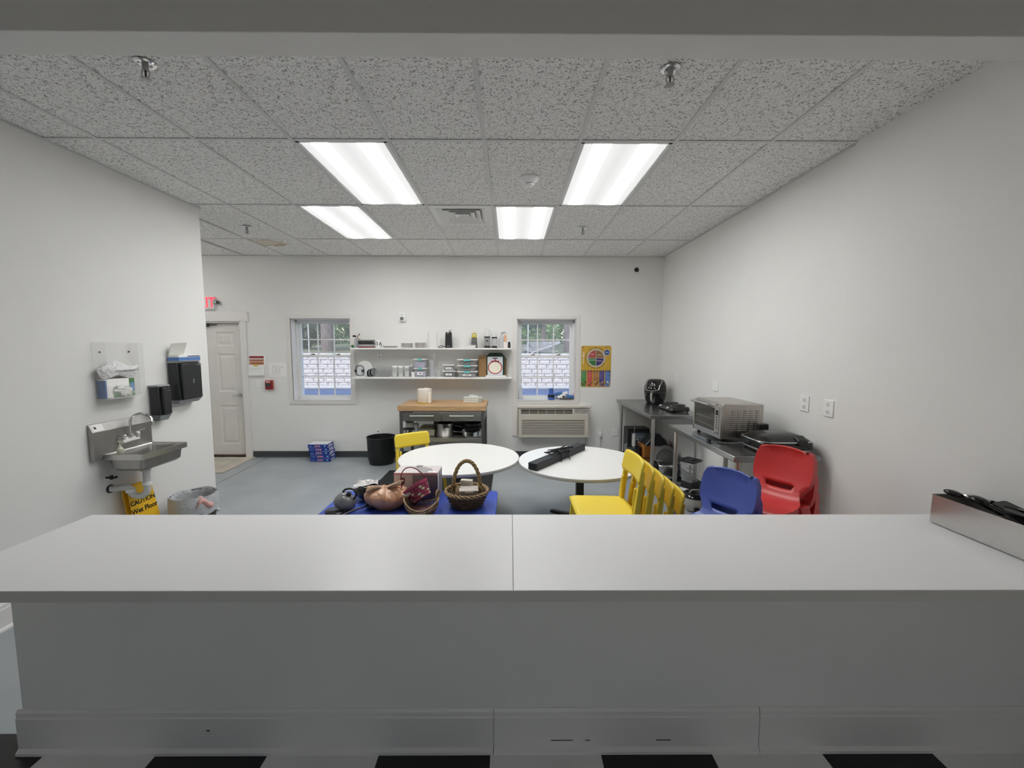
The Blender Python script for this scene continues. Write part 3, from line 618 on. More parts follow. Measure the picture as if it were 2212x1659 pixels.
# lined waste bin beside the sign
LINER=mat('bin_liner',(.55,.56,.58),.35,var=.1,vs=9,bump=.8,bs=16,bd=.02)
t=thing('waste_bin','small waste bin with a translucent crumpled liner below the sink','bin',(-2.685,3.45,0))
b=B(); b.lathe_open([(0,.004),(.135,.004),(.165,.40),(.161,.40),(.131,.01),(0,.01)],n=32); b.obj('bin_body',BLACK,t)
b=B(); random.seed(3); wv=[random.uniform(-1,1) for _ in range(41)]; wv[40]=wv[0]
def lin(u,v):
    a=2*PI*u; k=wv[round(u*40)]; ph=v
    if ph<.5: r_=.150+.012*ph+.004*k; z=.30+.22*ph
    else: q=(ph-.5)*2; r_=.168+.008*math.sin(q*3)+.008*k*q; z=.412-.15*q+.012*k*q
    return (r_*math.cos(a),r_*math.sin(a),z+.004*math.sin(5*a))
b.grid(lin,40,10); b.obj('liner',LINER,t)
b=B(); b.grid(lambda u,v:(.12+.05*u+.02*math.sin(v*4),-.14+.10*u+.02*v,.33+.03*math.sin(u*5)+.06*v),6,6); b.obj('liner_tie',mat('red_tie',(.75,.42,.38),.5),t,solid=.004)
b=B(); b.grid(lambda u,v:(.13*(u-.5)*2,.13*(v-.5)*2,.20+.03*math.sin(u*9)*math.cos(v*7)),10,10); b.obj('crumpled_trash',mat('trash_grey',(.20,.21,.23),.6,var=.4,vs=14),t)
# glove holder
t=thing('glove_dispenser','clear acrylic glove dispenser on the wall above the sink','dispenser',(XL,2.968,1.275))
b=B(); b.box(0,0,0,.004,.36,.405); b.obj('back_plate',ACRYL,t,smooth=False)
b=B(); b.box(.004,0,0,.095,.004,.405); b.obj('side_panel',ACRYL,t,smooth=False); b=B(); b.box(.004,.30,0,.095,.304,.405); b.obj('side_panel',ACRYL,t,smooth=False)
b=B(); b.box(.091,.004,0,.095,.30,.10); b.obj('front_panel',ACRYL,t,smooth=False); b=B(); b.box(.004,0,-.004,.095,.304,0); b.obj('bottom_panel',clear('frosted_edge',(.85,.86,.86),.5),t,smooth=False)
for y in(.05,.28): b=B(); b.cyl((.004,y,.335),.006,.004,'x',10); b.obj('screw',BLACK,t)
t=thing('glove_box','blue and green glove box in the clear dispenser','box',(XL+.008,2.976,1.278))
b=B(); b.box(0,0,0,.055,.235,.135); b.obj('carton',PAPER,t,smooth=False,bevel=.002)
BB=mat('glove_blue',(.03,.12,.36),.5); GG=mat('glove_green',(.08,.22,.07),.5); LG=mat('glove_pale_green',(.42,.55,.36),.5)
b=B(); b.box(-.0003,-.0008,.0,.0555,.0,.128); b.box(.055,-.0008,0,.0557,.012,.128); b.obj('blue_print',BB,t,smooth=False)
b=B(); b.box(.055,.06,0,.0557,.234,.075); b.obj('pale_print',LG,t,smooth=False); b=B(); b.box(.0557,.06,0,.0562,.234,.02); b.box(.055,.19,.03,.0562,.234,.134); b.obj('green_print',GG,t,smooth=False); b=B(); b.box(.0562,.20,.035,.0566,.228,.10); b.obj('blue_stripe',mat('stripe_blue',(.05,.2,.6),.5),t,smooth=False)
GLV=mat('glove_white',(.80,.79,.77),.5,bump=.6,bs=22,bd=.01)
b=B(); random.seed(8)
for q in range(9): b.sph((.060+random.uniform(0,.014),.13+.05*random.uniform(-1,1),.06+.022*random.uniform(-1,1)),(.014,.03,.013),10,6)
for q in range(4): b.tube([(.066,.13+.02*q-.03,.05),(.074,.14+.02*q-.03,.02),(.072,.145+.022*q-.03,.012-.008*(q%2))],[.010,.009,.006],8)
b.obj('glove_tuft',GLV,t)
t=thing('plastic_bag','crumpled clear plastic bag tucked above the glove box','bag',(XL+.045,3.11,1.475))
b=B(); random.seed(6)
b.grid(lambda u,v:((.028+.010*math.sin(9*u+5*v))*math.cos(2*PI*u)*math.sin(PI*v)**.5,.15*math.cos(PI*v)+.012*math.sin(14*u),(.055+.018*math.sin(11*v+7*u))*math.sin(2*PI*u)*math.sin(PI*v)**.5),24,16)
b.obj('bag_film',mat('bag_film',(.72,.72,.73),.25,bump=1.0,bs=30,bd=.02),t)
# towel and soap dispensers
TRN=mat('dispenser_grey',(.32,.33,.34),.35)
def dispenser(name,label,y,z,w,h,d,lip,logo):
    t=thing(name,label,'dispenser',(XL,y,z))
    b=B(); b.box(0,0,0,.012,w,h); b.box(0,-.006,h-.012,d*.8,w+.004,h+.004); b.obj('back_shell',TRN,t,bevel=.004)
    b=B(); pr_=[(.008,lip),(d*.82,lip),(d,lip+.03),(d,h-.035),(d*.8,h-.012),(.008,h-.012)]
    c=.35*d
    # cover with chamfered vertical corners
    b.hexa([(.008,-.004,lip),(d-.02,.0,lip),(d-.02,w,lip),(.008,w+.004,lip),(.008,-.004,h-.01),(d-.03,.0,h-.01),(d-.03,w,h-.01),(.008,w+.004,h-.01)]); b.box(d-.03,.022,lip+.004,d,w-.012,h-.016); b.obj('cover',mat('dispenser_black',(.022,.025,.027),.38),t,bevel=.008)
    b=B(); b.hexa([(.008,0,0),(d*.6,.01,-.004),(d*.6,w-.01,-.004),(.008,w,0),(.008,-.004,lip),(d-.015,.0,lip),(d-.015,w,lip),(.008,w+.004,lip)]); b.obj('lower_lip',TRN,t,bevel=.004)
    b=B()
    for s in logo: b.box(d-.001,s[0],s[1],d+.0006,s[2],s[3])
    b.obj('logo',GREY,t)
    return t
dispenser('paper_towel_dispenser','large black paper towel dispenser on the sink wall',3.60,1.155,.26,.365,.115,.03,[(.20,.33,.235,.336),(.14,.17,.152,.21)])
dispenser('soap_dispenser','small black soap dispenser left of the towel dispenser',3.40,1.04,.115,.29,.105,.045,[(.06,.245,.09,.249)])
t=thing('wipes_box','blue and white wipes box with open lid on the towel dispenser','box',(XL+.012,3.60,1.5245))
b=B(); b.box(0,0,0,.095,.25,.052); b.obj('carton',PAPER,t,bevel=.002); b=B(); b.box(-.0004,-.0006,.004,.0956,.2506,.034); b.obj('blue_band',mat('band_blue',(.10,.22,.52),.5),t,smooth=False); b=B(); b.box(.0956,.1,.038,.0962,.245,.046); b.obj('navy_stripe',mat('navy',(.02,.03,.12),.5),t,smooth=False)
b=B(); b.box(0,-.002,0,.003,.165,.11); o=b.obj('open_lid',mat('lid_grey',(.62,.62,.58),.6),t); o.location=(.008,.0,.052); o.rotation_euler=(R(4),R(22),0)
# ================================================================ BACK WALL FIXTURES
def wt(name,label,cat,x,z,y=YB,**k): return thing(name,label,cat,(x,y,z),**k)
t=wt('exit_sign','lit red exit sign with emergency lamp above the door','sign',-4.42,2.28)
b=B(); b.box(-.145,-.05,-.092,.155,0,.092); b.obj('housing',WHITE,t,bevel=.006)
b=B(); b.box(-.13,-.0535,-.08,.14,-.05,.08); b.obj('face_plate',mat('sign_face',(.74,.72,.70),.4),t,smooth=False)
EX=mat('exit_red',(.75,.03,.06),.4,emit=(1,.06,.10,.75))
text('EXIT',.20,(.012,-.0545,0),FACE,EX,t,sx=.80,bold=.004)
b=B(); b.cyl((.195,-.035,.01),.026,.045,'y',18); b.obj('emergency_lamp',GREY,t); b=B(); b.cyl((.195,-.075,.01),.024,.038,'y',18,r2=.020); b.cyl((.195,-.078,.01),.017,.003,'y',16,m=1); b.obj('lamp_lens',[DKGREY,mat('lamp_glass',(.6,.6,.58),.1)],t)
# calendar
t=wt('wall_calendar','open red wall calendar with a yellow note by the door','calendar',-3.715,1.23)
b=B(); b.hexa([(-.12,-.03,0),(.10,-.03,0),(.10,-.002,0),(-.12,-.002,0),(-.115,-.028,.145),(.115,-.028,.145),(.115,-.002,.145),(-.115,-.002,.145)]); b.obj('date_page',PAPER,t,smooth=False)
b=B(); b.hexa([(-.115,-.018,.14),(.12,-.018,.14),(.125,-.002,.14),(-.115,-.002,.14),(-.11,-.012,.295),(.125,-.012,.295),(.13,-.002,.295),(-.11,-.002,.295)]); b.obj('picture_page',PAPER,t,smooth=False)
CR=mat('cal_red',(.30,.02,.03),.5); CB=mat('cal_brown',(.42,.16,.07),.5,var=.2,vs=20)
b=B(); b.box(-.10,-.0195,.255,.108,-.0165,.285); b.obj('red_band',CR,t,smooth=False); b=B(); b.box(-.10,-.0195,.16,.105,-.017,.20); b.box(-.10,-.0195,.208,.106,-.017,.24); b.obj('picture',CB,t,smooth=False)
b=B()
for i in range(9): b.box(-.09+i*.021,-.0200,.236,-.078+i*.021,-.0178,.252)
for x in(-.045,.03): b.cyl((x,-.0178,.215),.008,.002,'y',10)
b.obj('print_white',PAPER,t,smooth=False)
b=B()
for z,n_ in((.105,9),(.085,8)):
    for i in range(n_): b.box(-.105+i*.021,-.0300,z,-.091+i*.021,-.0290,z+.004)
for i in range(4): b.box(-.105,-.0302,.02+i*.016,.09,-.0290,.0205+i*.016)
b.obj('ink_lines',mat('grey_ink',(.35,.35,.37),.7),t,smooth=False)
b=B(); b.box(-.04,-.0315,.135,.03,-.029,.155); b.obj('yellow_note',mat('note',(.75,.62,.10),.6),t,smooth=False)
b=B(); b.box(-.075,-.0286,.03,.08,-.003,.031); 
# evacuation plan
t=wt('evacuation_plan','white taped paper with a floor plan drawing beside the window','paper',-3.42,1.315)
b=B(); b.box(-.127,-.0025,-.1,.127,-.0005,.105); b.obj('sheet',PAPER,t,smooth=False)
b=B(); INK=mat('plan_ink',(.40,.39,.40),.7)
for (x0,z0,x1,z1) in((-.07,-.06,-.067,.055),(-.07,.052,.03,.055),(.028,-.06,.031,.055),(-.07,-.06,-.02,-.057),(-.045,.02,-.01,.023),(-.01,-.02,-.007,.05),(-.05,-.03,.0,-.027),(.0,-.06,.003,-.01),(.01,.01,.03,.013),(-.03,-.045,-.027,.0),(-.06,.035,-.03,.038),(.012,-.04,.028,-.037),(.05,.045,.075,.05),(.05,.035,.085,.038),(.05,.025,.08,.028),(-.1,-.08,.06,-.0785)): b.box(x0,-.0031,z0,x1,-.0024,z1)
b.obj('plan_lines',INK,t,smooth=False)
t=wt('wall_switch','white switch plate below the wall calendar','switch',-3.707,1.11); b=B(); b.box(-.04,-.006,-.06,.04,0,.06); b.obj('plate',WHITE,t,bevel=.003); b=B(); b.box(-.006,-.016,-.012,.006,-.005,.012); b.obj('toggle',WHITE,t)
t=wt('fire_alarm_pull','red fire alarm pull station left of the window','alarm',-3.54,1.093)
FR=mat('alarm_red',(.26,.012,.014),.35)
b=B(); b.box(-.055,-.012,-.07,.058,0,.07); b.obj('back_box',mat('alarm_pink',(.62,.20,.17),.45),t,bevel=.006); b=B(); b.box(-.05,-.05,-.066,.046,-.01,.064); b.obj('body',FR,t,bevel=.008)
b=B(); b.box(-.034,-.056,-.022,.030,-.05,.024); b.obj('pull_handle',BLACK,t,bevel=.002)
b=B()
for z in(.012,-.012): b.box(-.032,-.0575,z-.002,.028,-.0555,z+.002)
b.obj('handle_line',GREY,t,smooth=False)
text('FIRE',.034,(-.002,-.0508,.044),FACE,mat('pale_red_ink',(.80,.55,.50),.5),t,bold=.001)
# strobe
t=wt('alarm_strobe','white fire alarm strobe on the wall above the shelves','alarm',-1.565,2.085)
b=B(); b.prism(rrect(-.05,-.065,.05,.065,.018),-.035,0,'xz'); b.obj('body',WHITE,t,bevel=.006); b=B(); b.box(-.025,-.052,-.045,.025,-.034,.0); b.obj('lens',mat('strobe_lens',(.35,.35,.35),.1,.6,var=.5,vs=40),t,bevel=.006); b=B()
for z in(.035,.028): b.box(-.015,-.0365,z-.002,.015,-.0345,z+.002)
b.obj('mark',GREY,t)
# security camera on wall
t=wt('dome_camera','small black round camera high on the wall near the corner','camera',1.837,2.772); b=B(); b.lathe([(.032,0),(.033,-.01),(.028,-.02),(.020,-.024)],axis='y',n=20); b.obj('ring',BLACK,t); b=B(); b.sph((0,-.02,0),(.017,.012,.017)); b.obj('lens',BLACKG,t)
# plates and outlets
def plate(name,label,x,z,kind,y=YB,rz=0,w=.075,h=.118,wall='b'):
    t=thing(name,label,'outlet' if kind!='blank' else 'wall plate',(x,y,z),rz)
    b=B(); b.box(-w/2,-.0078,-h/2,w/2,0,h/2); b.obj('plate',WHITE,t,bevel=.003)
    if kind=='duplex':
        for s in(-.026,.026):
            b=B(); b.prism(rrect(-.017,s-.015,.017,s+.015,.010),-.0092,-.005,'xz'); r_=b.obj('receptacle',mat('receptacle',(.74,.73,.71),.45),t)
            q=B(); q.box(-.008,-.0098,s-.002,-.006,-.009,s+.008); q.box(.005,-.0098,s-.001,.007,-.009,s+.007); q.cyl((0,-.0098,s-.008),.0028,.0008,'y',8); q.obj('slot',BLACK,r_)
    elif kind=='coax': b=B(); b.cyl((0,-.011,0),.0095,.008,'y',12); b.obj('jack',BLACK,t)
    elif kind=='usb':
        b=B()
        for z_ in(.04,0,-.04): b.cyl((0,-.008,z_),.004 if z_ else .008,.004,'y',10)
        b.obj('screw',BLACK,t)
    return t
plate('wall_outlet','white outlet plate on the wall above the black trash can',-1.961,.394,'coax',w=.072,h=.09)
plate('wall_plate','blank white plate with screws on the wall between the shelves',-1.915,1.506,'usb')
plate('wall_plate','blank white plate on the back wall left of the steel table',1.581,.386,'blank',w=.08,h=.12)
plate('wall_outlet','near duplex outlet on the right wall beside the wall seam',XR,1.228,'duplex',y=2.872,rz=-PI/2,w=.09).location=(XR,2.872,1.228)
plate('wall_outlet','duplex outlet on the right wall behind the griddle',XR,1.23,'duplex',y=3.108,rz=-PI/2,w=.09).location=(XR,3.108,1.23)
plate('wall_plate','blank white plate on the right wall above the toaster oven',XR,1.24,'blank',y=4.48,rz=-PI/2,w=.12,h=.12)
plate('wall_plate','small white plate on the right wall beside the air fryer',XR,1.236,'blank',y=5.55,rz=-PI/2,w=.1,h=.11)
t=thing('power_plug','white plug adapter and cord in the outlet right of the air conditioner','plug',(1.348,YB,.37))
b=B(); b.box(-.037,-.006,-.06,.037,0,.06); b.obj('plate',WHITE,t,bevel=.003); b=B(); b.box(-.022,-.045,-.05,.024,-.006,.01); b.obj('adapter',WHITE,t,bevel=.006); b=B(); b.tube([(0,-.03,-.05),(.002,-.03,-.12),(.012,-.02,-.25),(.01,-.02,-.36)],.006,8); b.obj('cord',WHITE,t)
# ---- nutrition poster
t=thing('nutrition_poster','yellow plate nutrition poster on the wall beside the right window','poster',(1.275,YB,1.37))
PY=mat('poster_yellow',(.60,.37,.045),.45,var=.06,vs=12)
b=B(); b.prism(rrect(-.22,-.305,.222,.305,.022),-.003,-.0008,'xz'); b.obj('sheet',PY,t,smooth=False)
def flat(poly,M,y,nm,par=None): b=B(); b.prism(poly,-y-.0004,-y,'xz'); return b.obj(nm,M,par or t,smooth=False)
pcx,pcz=-.002,.125
flat(circ(pcx,pcz,.135,40),mat('plate_rim',(.50,.48,.44),.5),.003,'plate_rim'); flat(circ(pcx,pcz,.118,40),mat('plate_inner',(.36,.33,.30),.5),.0035,'plate_inner')
for (a0,cm,nm,lbl,dx,dz) in((90,(.46,.07,.06),'red','Fruits',-.055,.055),(0,(.28,.13,.04),'brown','Grains',.052,.045),(180,(.03,.18,.035),'green','Vegetables',-.058,-.028),(270,(.05,.03,.16),'purple','Proteins',.050,-.042)):
    ox=.006*(1 if a0 in(0,270) else -1); oz=.006*(1 if a0 in(0,90) else -1)
    flat([(pcx+ox,pcz+oz)]+[(pcx+ox+u,pcz+oz+v) for u,v in circ(0,0,.104,12,a0,a0+90)],mat('poster_'+nm,cm,.5),.004,nm+'_wedge')
    text(lbl,.024,(pcx+dx,-.0048,pcz+dz),FACE,PAPER,t,ext=.0002)
flat(circ(.158,.207,.048,28),mat('dairy_rim',(.60,.58,.52),.5),.0042,'dairy_rim'); flat(circ(.158,.207,.040,28),mat('dairy_blue',(.03,.09,.28),.5),.0047,'dairy_circle'); text('Dairy',.024,(.158,-.0055,.207),FACE,PAPER,t,ext=.0002)
b=B(); b.prism(rrect(-.194,.035,-.182,.15,.004),-.0045,-.003,'xz'); b.prism(rrect(-.203,.145,-.173,.175,.010),-.0045,-.003,'xz')
for q in(-.200,-.188,-.178): b.box(q-.0025,-.0045,.165,q+.0025,-.003,.215)
b.obj('fork_print',mat('fork_cream',(.80,.70,.50),.5),t,smooth=False)
b=B(); INKB=mat('poster_ink',(.10,.06,.02),.6); random.seed(2)
for a in list(range(38,142,5))+list(range(152,212,6))+list(range(215,335,5)):
    if a%3==0 and a%2==0: continue
    th=R(a); rr=.150; c_,s_=math.cos(th),math.sin(th)
    P=[(pcx+rr*c_+u*s_+v*c_,pcz+rr*s_-u*c_+v*s_) for u,v in((-.005,-.005),(.005,-.005),(.005,.006),(-.005,.006))]
    b.prism(P,-.0034,-.003,'xz')
b.box(-.205,-.0036,.27,-.193,-.003,.292); b.box(.14,-.0036,.284,.18,-.003,.289); b.obj('arc_lettering',INKB,t,smooth=False)
cols=[((.05,.20,.06),'Vegetables'),((.42,.06,.06),'Fruits'),((.27,.12,.035),'Grains'),((.045,.03,.16),'Protein'),((.05,.12,.33),'Dairy')]
fd=[(.10,.09,.03),(.30,.15,.06),(.34,.2,.08),(.25,.17,.12),(.30,.33,.36)]
for i,(cm,lb) in enumerate(cols):
    x0=-.216+i*.0885; M=mat('column_%d'%i,cm,.5,col2=tuple(min(1,c*1.9+.03) for c in cm),vs=9,stretch=(.3,1,1))
    flat([(x0,-.295),(x0+.075,-.295),(x0+.075,-.058),(x0,-.058)],M,.003,'food_column'); flat([(x0,-.078),(x0+.075,-.078),(x0+.075,-.058),(x0,-.058)],mat('column_head_%d'%i,tuple(c*.35 for c in cm),.5),.0034,'column_head')
    text(lb,.015,(x0+.0375,-.0042,-.068),FACE,PAPER,t,ext=.0002)
    b=B()
    for k,zz in enumerate((-.092,-.104,-.116,-.134,-.146,-.158,-.176)): b.box(x0+.008,-.0038,zz,x0+.05+.015*math.sin(k*2+i),-.0034,zz+.003)
    b.obj('column_print',mat('column_text_%d'%i,tuple(min(1,c*1.5+.22) for c in cm),.6),t,smooth=False)
    b=B(); random.seed(20+i)
    for k in range(9): c_=(x0+random.uniform(.006,.07),-.285+random.uniform(0,.065)); b.prism(circ(c_[0],c_[1],random.uniform(.008,.017),9),-.0036-.0001*k,-.0034-.0001*k,'xz',k%3)
    b.obj('food_photo',[mat('food_%d'%i,fd[i],.6),mat('food_b%d'%i,tuple(min(1,c*1.8) for c in fd[i]),.6),mat('food_c%d'%i,tuple(c*.45 for c in fd[i]),.6)],t,smooth=False)
# ---- air conditioner
t=thing('air_conditioner','beige through wall air conditioner under the right window','air conditioner',(.6385,YB,.34))
b=B()
for (x0,z0,x1,z1) in((-.595,-.01,-.515,.46),(.515,-.01,.57,.465),(-.515,.435,.515,.465)): b.box(x0,-.016,z0,x1,0,z1)
b.obj('wall_trim',TRIM,t,smooth=False,bevel=.002)
b=B(); b.box(-.522,-.03,.0,.522,.14,.435); b.obj('sleeve',OFFW,t,smooth=False)
# front cover: side profile with curved top and a big recessed grille opening
b=B(); D=.165
hol=[(-.46,.455,.03,.255),(-.475,.275,.345,.412),(.305,.50,.345,.412)]
holed(b,-.518,.518,.0,.43,hol,-D,-D+.02,'xz'); b.box(-.518,-D,0,-.505,-.03,.43); b.box(.505,-D,0,.518,-.03,.43); b.box(-.518,-D,.42,.518,-.03,.43); b.box(-.518,-D,0,.518,-.03,.008)
b.obj('front_cover',OFFW,t,smooth=False,bevel=.005)
b=B(); b.box(-.47,-D+.045,.02,.47,-D+.05,.42); b.obj('inner_shadow_panel',mat('ac_inner',(.03,.025,.02),.8),t,smooth=False)
for i in range(9):
    b=B(); z=.034+i*.0247; b.hexa([(-.46,-D+.001,z),(.455,-D+.001,z),(.455,-D+.014,z+.001),(-.46,-D+.014,z+.001),(-.46,-D+.001,z+.0155),(.455,-D+.001,z+.0155),(.455,-D+.014,z+.011),(-.46,-D+.014,z+.011)]); b.obj('grille_slat',OFFW,t,smooth=False)
LV=mat('ac_louver',(.33,.32,.28),.5)
for i in range(4): b=B(); z=.352+i*.016; b.box(-.475,-D+.016,z,.275,-D+.03,z+.007); b.obj('outlet_louver',LV,t,smooth=False)
for i in range(5): b=B(); x=-.475+.125*(i+1); b.box(x-.003,-D+.008,.345,x+.003,-D+.02,.412); b.obj('outlet_divider',OFFW,t,smooth=False)
b=B(); b.box(.305,-D+.010,.345,.50,-D+.03,.412); pn=b.obj('control_panel',mat('ac_panel',(.42,.41,.38),.4),t,smooth=False)
b=B()
for x,z,w_ in((.33,.375,.018),(.36,.395,.012),(.40,.36,.01),(.42,.357,.012),(.45,.36,.01),(.465,.385,.02)): b.box(x,-D+.007,z,x+w_,-D+.0105,z+.006)
b.obj('button',BLACK,pn,smooth=False)
b=B(); b.tube([(.515,-.02,.03),(.535,-.02,.01),(.55,-.02,-.012),(.535,-.02,-.014),(.51,-.02,-.006)],.004,6); b.tube([(.50,-.02,.0),(.505,-.02,-.34)],.004,6); b.obj('power_cord',mat('cord_grey',(.35,.33,.3),.5),t)
# ================================================================ SHELVES
SH=mat('shelf_melamine',(.82,.82,.81),.4)
def shelf(label,x0,x1,zt,br):
    t=thing('wall_shelf',label,'shelf',((x0+x1)/2,YB,zt),0,'white wall shelves between the windows'); h=(x1-x0)/2
    b=B(); b.box(-h,-.285,-.022,h,-.001,0); b.obj('board',SH,t,bevel=.0015,smooth=False)
    for x in br:
        b=B(); x-=(x0+x1)/2; b.tube([(x,-.012,.23),(x,-.012,.0)],.0035,6); b.tube([(x,-.014,.225),(x-.004,-.27,.002)],.003,6); b.cyl((x,-.012,.222),.007,.012,'y',8); b.obj('support_rod',mat('rod_white',(.66,.66,.64),.4),t)
US,LS=1.640,1.226
shelf('upper white wall shelf, left board, holding plates and the mug',-2.24,-1.168,US,[-1.195])
shelf('upper white wall shelf, right board, holding the can opener and grater',-1.163,.031,US,[-1.065])
shelf('lower white wall shelf, left board, holding the clear canisters',-2.222,-1.168,LS,[-2.10,-1.20])
shelf('lower white wall shelf, right board, holding the cutting boards',-1.163,.031,LS,[-1.06,-.01])
SY=6.0
def sx(px,py,Y=SY): return at(px,py,Y).x
def hz(py0,py1,Y=SY): return (py1-py0)*Y/FPX*1.0
def on(name,label,cat,pxa,pxb,up,Y=SY,group=None):
    "centre, half width of a thing standing on a shelf between two image columns"
    py=740 if up else 800; a,c=sx(pxa,py,Y),sx(pxb,py,Y)
    return thing(name,label,cat,((a+c)/2,Y,US+.0005 if up else LS+.0005),0,group),(c-a)/2
# --- upper shelf
t,w=on('utensil_cup','clear cup of dark measuring spoons at the left end of the upper shelf','cup',765,777,1)
b=B(); b.lathe_open([(0,.002),(.026,.002),(.036,.13),(.034,.13),(.024,.006),(0,.006)],n=20); b.obj('cup',CLEARD,t)
b=B(); b.tube([(0,0,.02),(-.01,0,.15),(-.015,-.01,.175)],.004,6); b.sph((-.03,-.01,.165),(.03,.012,.014)); b.obj('dark_spoon',BLACK,t); b=B(); b.tube([(.005,0,.02),(.012,0,.16),(.05,-.01,.20)],[.004,.005,.007],6); b.obj('purple_spoon',mat('purple',(.16,.03,.07),.4),t); b=B(); b.prism(rrect(.018,.03,.055,.14,.006),-.004,.004,'xz'); b.obj('yellow_scraper',mat('pale_yellow',(.55,.52,.30),.5),t)
t,w=on('green_lid','small green lid leaning at the left end of the upper shelf','lid',759,764,1); b=B(); b.lathe([(.022,0),(.024,.006),(.02,.008)],n=18); o=b.obj('rim',mat('green_lid',(.02,.16,.06),.5),t); o.rotation_euler=(R(40),R(40),0); o.location=(0,0,.017); b=B(); b.lathe([(.012,.008),(.01,.011)],n=14); q=b.obj('knob',mat('green_lid',(.02,.16,.06),.5),o)
t,w=on('baking_pans','stack of black pans on a red based clear box on the upper shelf','pan stack',777,808,1)
b=B(); b.box(-w,-.07,0,w,.07,.016); b.obj('red_base',mat('deep_red',(.22,.015,.02),.4),t,bevel=.004); b=B(); b.box(-w+.003,-.067,.016,w-.003,.067,.047); b.obj('clear_box',CLEARD,t,bevel=.004)
for k in range(3): b=B(); z=.048+k*.022; b.hexa([(-w*.92,-.06,z),(w*.92,-.06,z),(w*.92,.06,z),(-w*.92,.06,z),(-w-.002,-.068,z+.02),(w+.002,-.068,z+.02),(w+.002,.068,z+.02),(-w-.002,.068,z+.02)]); b.obj('pan',[BLACK,GREY][k==2],t,bevel=.003)
t,w=on('coffee_mug','white mug with black letters on the upper shelf','mug',811,823,1)
b=B(); b.lathe_open([(0,.003),(.042,.003),(.045,.008),(.045,.108),(.042,.110),(.041,.104),(.041,.010),(0,.010)],n=28); b.obj('cup',WHITE,t); b=B(); b.tube([(-.043,0,.09)]+[(-.045-.032*math.sin(a),0,.055+.036*math.cos(a)) for a in [PI*i/8 for i in range(1,8)]]+[(-.043,0,.02)],.007,8); b.obj('handle',WHITE,t)
text('I',.075,(.0,-.0462,.056),FACE,BLACK,t,bold=.002); q=text('A',.075,(.038,-.026,.056),(R(90),0,R(58)),BLACK,t,bold=.001)
def plates(label,pa,pc,n,r_,dz,up=1):
    t,w=on('plate_stack',label,'plate stack',pa,pc,up)
    for k in range(n):
        b=B(); b.lathe([(w*.6,0),(w*.72,.002),(w,.012),(w,.014),(w*.7,.006),(0,.005)],n=28); b.obj('plate',mat('plate_white',(.78,.77,.75),.25) if k%2==0 else mat('plate_cream',(.70,.66,.63),.25),t,loc=(0,0,k*dz))
plates('low stack of white plates beside the mug on the upper shelf',826,860,2,0,.012)
plates('tall stack of cream plates, left one on the upper shelf',866,892,7,0,.0088)
plates('tall stack of cream plates, right one by the shelf joint',896,922,8,0,.0085)
t,w=on('can_opener','tall black electric can opener on the upper shelf','can opener',962,977,1)
b=B(); b.hexa([(-w,-.05,0),(w,-.05,0),(w,.05,0),(-w,.05,0),(-w*.86,-.04,.20),(w*.86,-.04,.20),(w*.86,.04,.20),(-w*.86,.04,.20)]); b.prism([(u,v+.198) for u,v in circ(0,0,w*.86,14,0,180)],-.04,.04,'xz'); b.obj('body',BLACK,t,bevel=.006)
b=B(); b.cyl((0,-.055,.205),.018,.012,'y',14); b.sph((0,-.052,.225),(.022,.012,.014)); b.cyl((0,-.05,.185),.007,.01,'y',10); b.obj('cutter',CHROME,t); b=B(); b.tube([(0,-.045,.235),(.02,-.045,.24),(.045,-.045,.258)],.006,6); b.obj('lever',GREY,t); b=B(); b.box(-.022,-.0535,.022,.022,-.0475,.030); b.obj('name_mark',GREY,t); b=B(); b.tube([(-.05,0,.008),(-.09,-.02,.03),(-.12,-.02,.032),(-.15,-.03,.008),(-.10,-.05,.006),(-.06,-.045,.02)],.005,6); b.obj('cord',BLACK,t)
t,w=on('white_tray','shallow white tray in front of the grater','tray',1003,1028,1,SY-.07); b=B(); b.hexa([(-w*.93,-.05,0),(w*.93,-.05,0),(w*.93,.05,0),(-w*.93,.05,0),(-w,-.055,.038),(w,-.055,.038),(w,.055,.038),(-w,.055,.038)]); b.obj('body',mat('tray_white',(.76,.75,.73),.4),t,bevel=.004); b=B(); b.box(-w-.004,-.06,.036,w+.004,.06,.042); b.obj('rim',WHITE,t,bevel=.002)
t,w=on('box_grater','box grater with a yellow handle on the upper shelf','grater',1018,1031,1,SY+.04)
b=B(); b.hexa([(-w,-.04,0),(w,-.04,0),(w,.04,0),(-w,.04,0),(-w*.8,-.025,.15),(w*.8,-.025,.15),(w*.8,.025,.15),(-w*.8,.025,.15)]); gb=b.obj('blades',mat('grater_steel',(.12,.12,.115),.4,.9,var=.6,vs=60),t)
b=B()
for z in(.03,.06,.09,.12):
    for x in(-.02,0,.02): b.cb((x*.9,-.041+z*.09,z),(.012,.006,.006))
b.obj('grating_tooth',STEELD,gb); b=B(); b.hexa([(-w*.85,-.03,.148),(w*.85,-.03,.148),(w*.85,.03,.148),(-w*.85,.03,.148),(-w*.7,-.026,.185),(w*.7,-.026,.185),(w*.7,.026,.185),(-w*.7,.026,.185)]); b.tube([(-w*.6,0,.18),(-w*.5,0,.205),(0,0,.212),(w*.5,0,.205),(w*.6,0,.18)],.010,8); b.obj('handle',mat('grater_yellow',(.58,.47,.06),.4),t,bevel=.003)
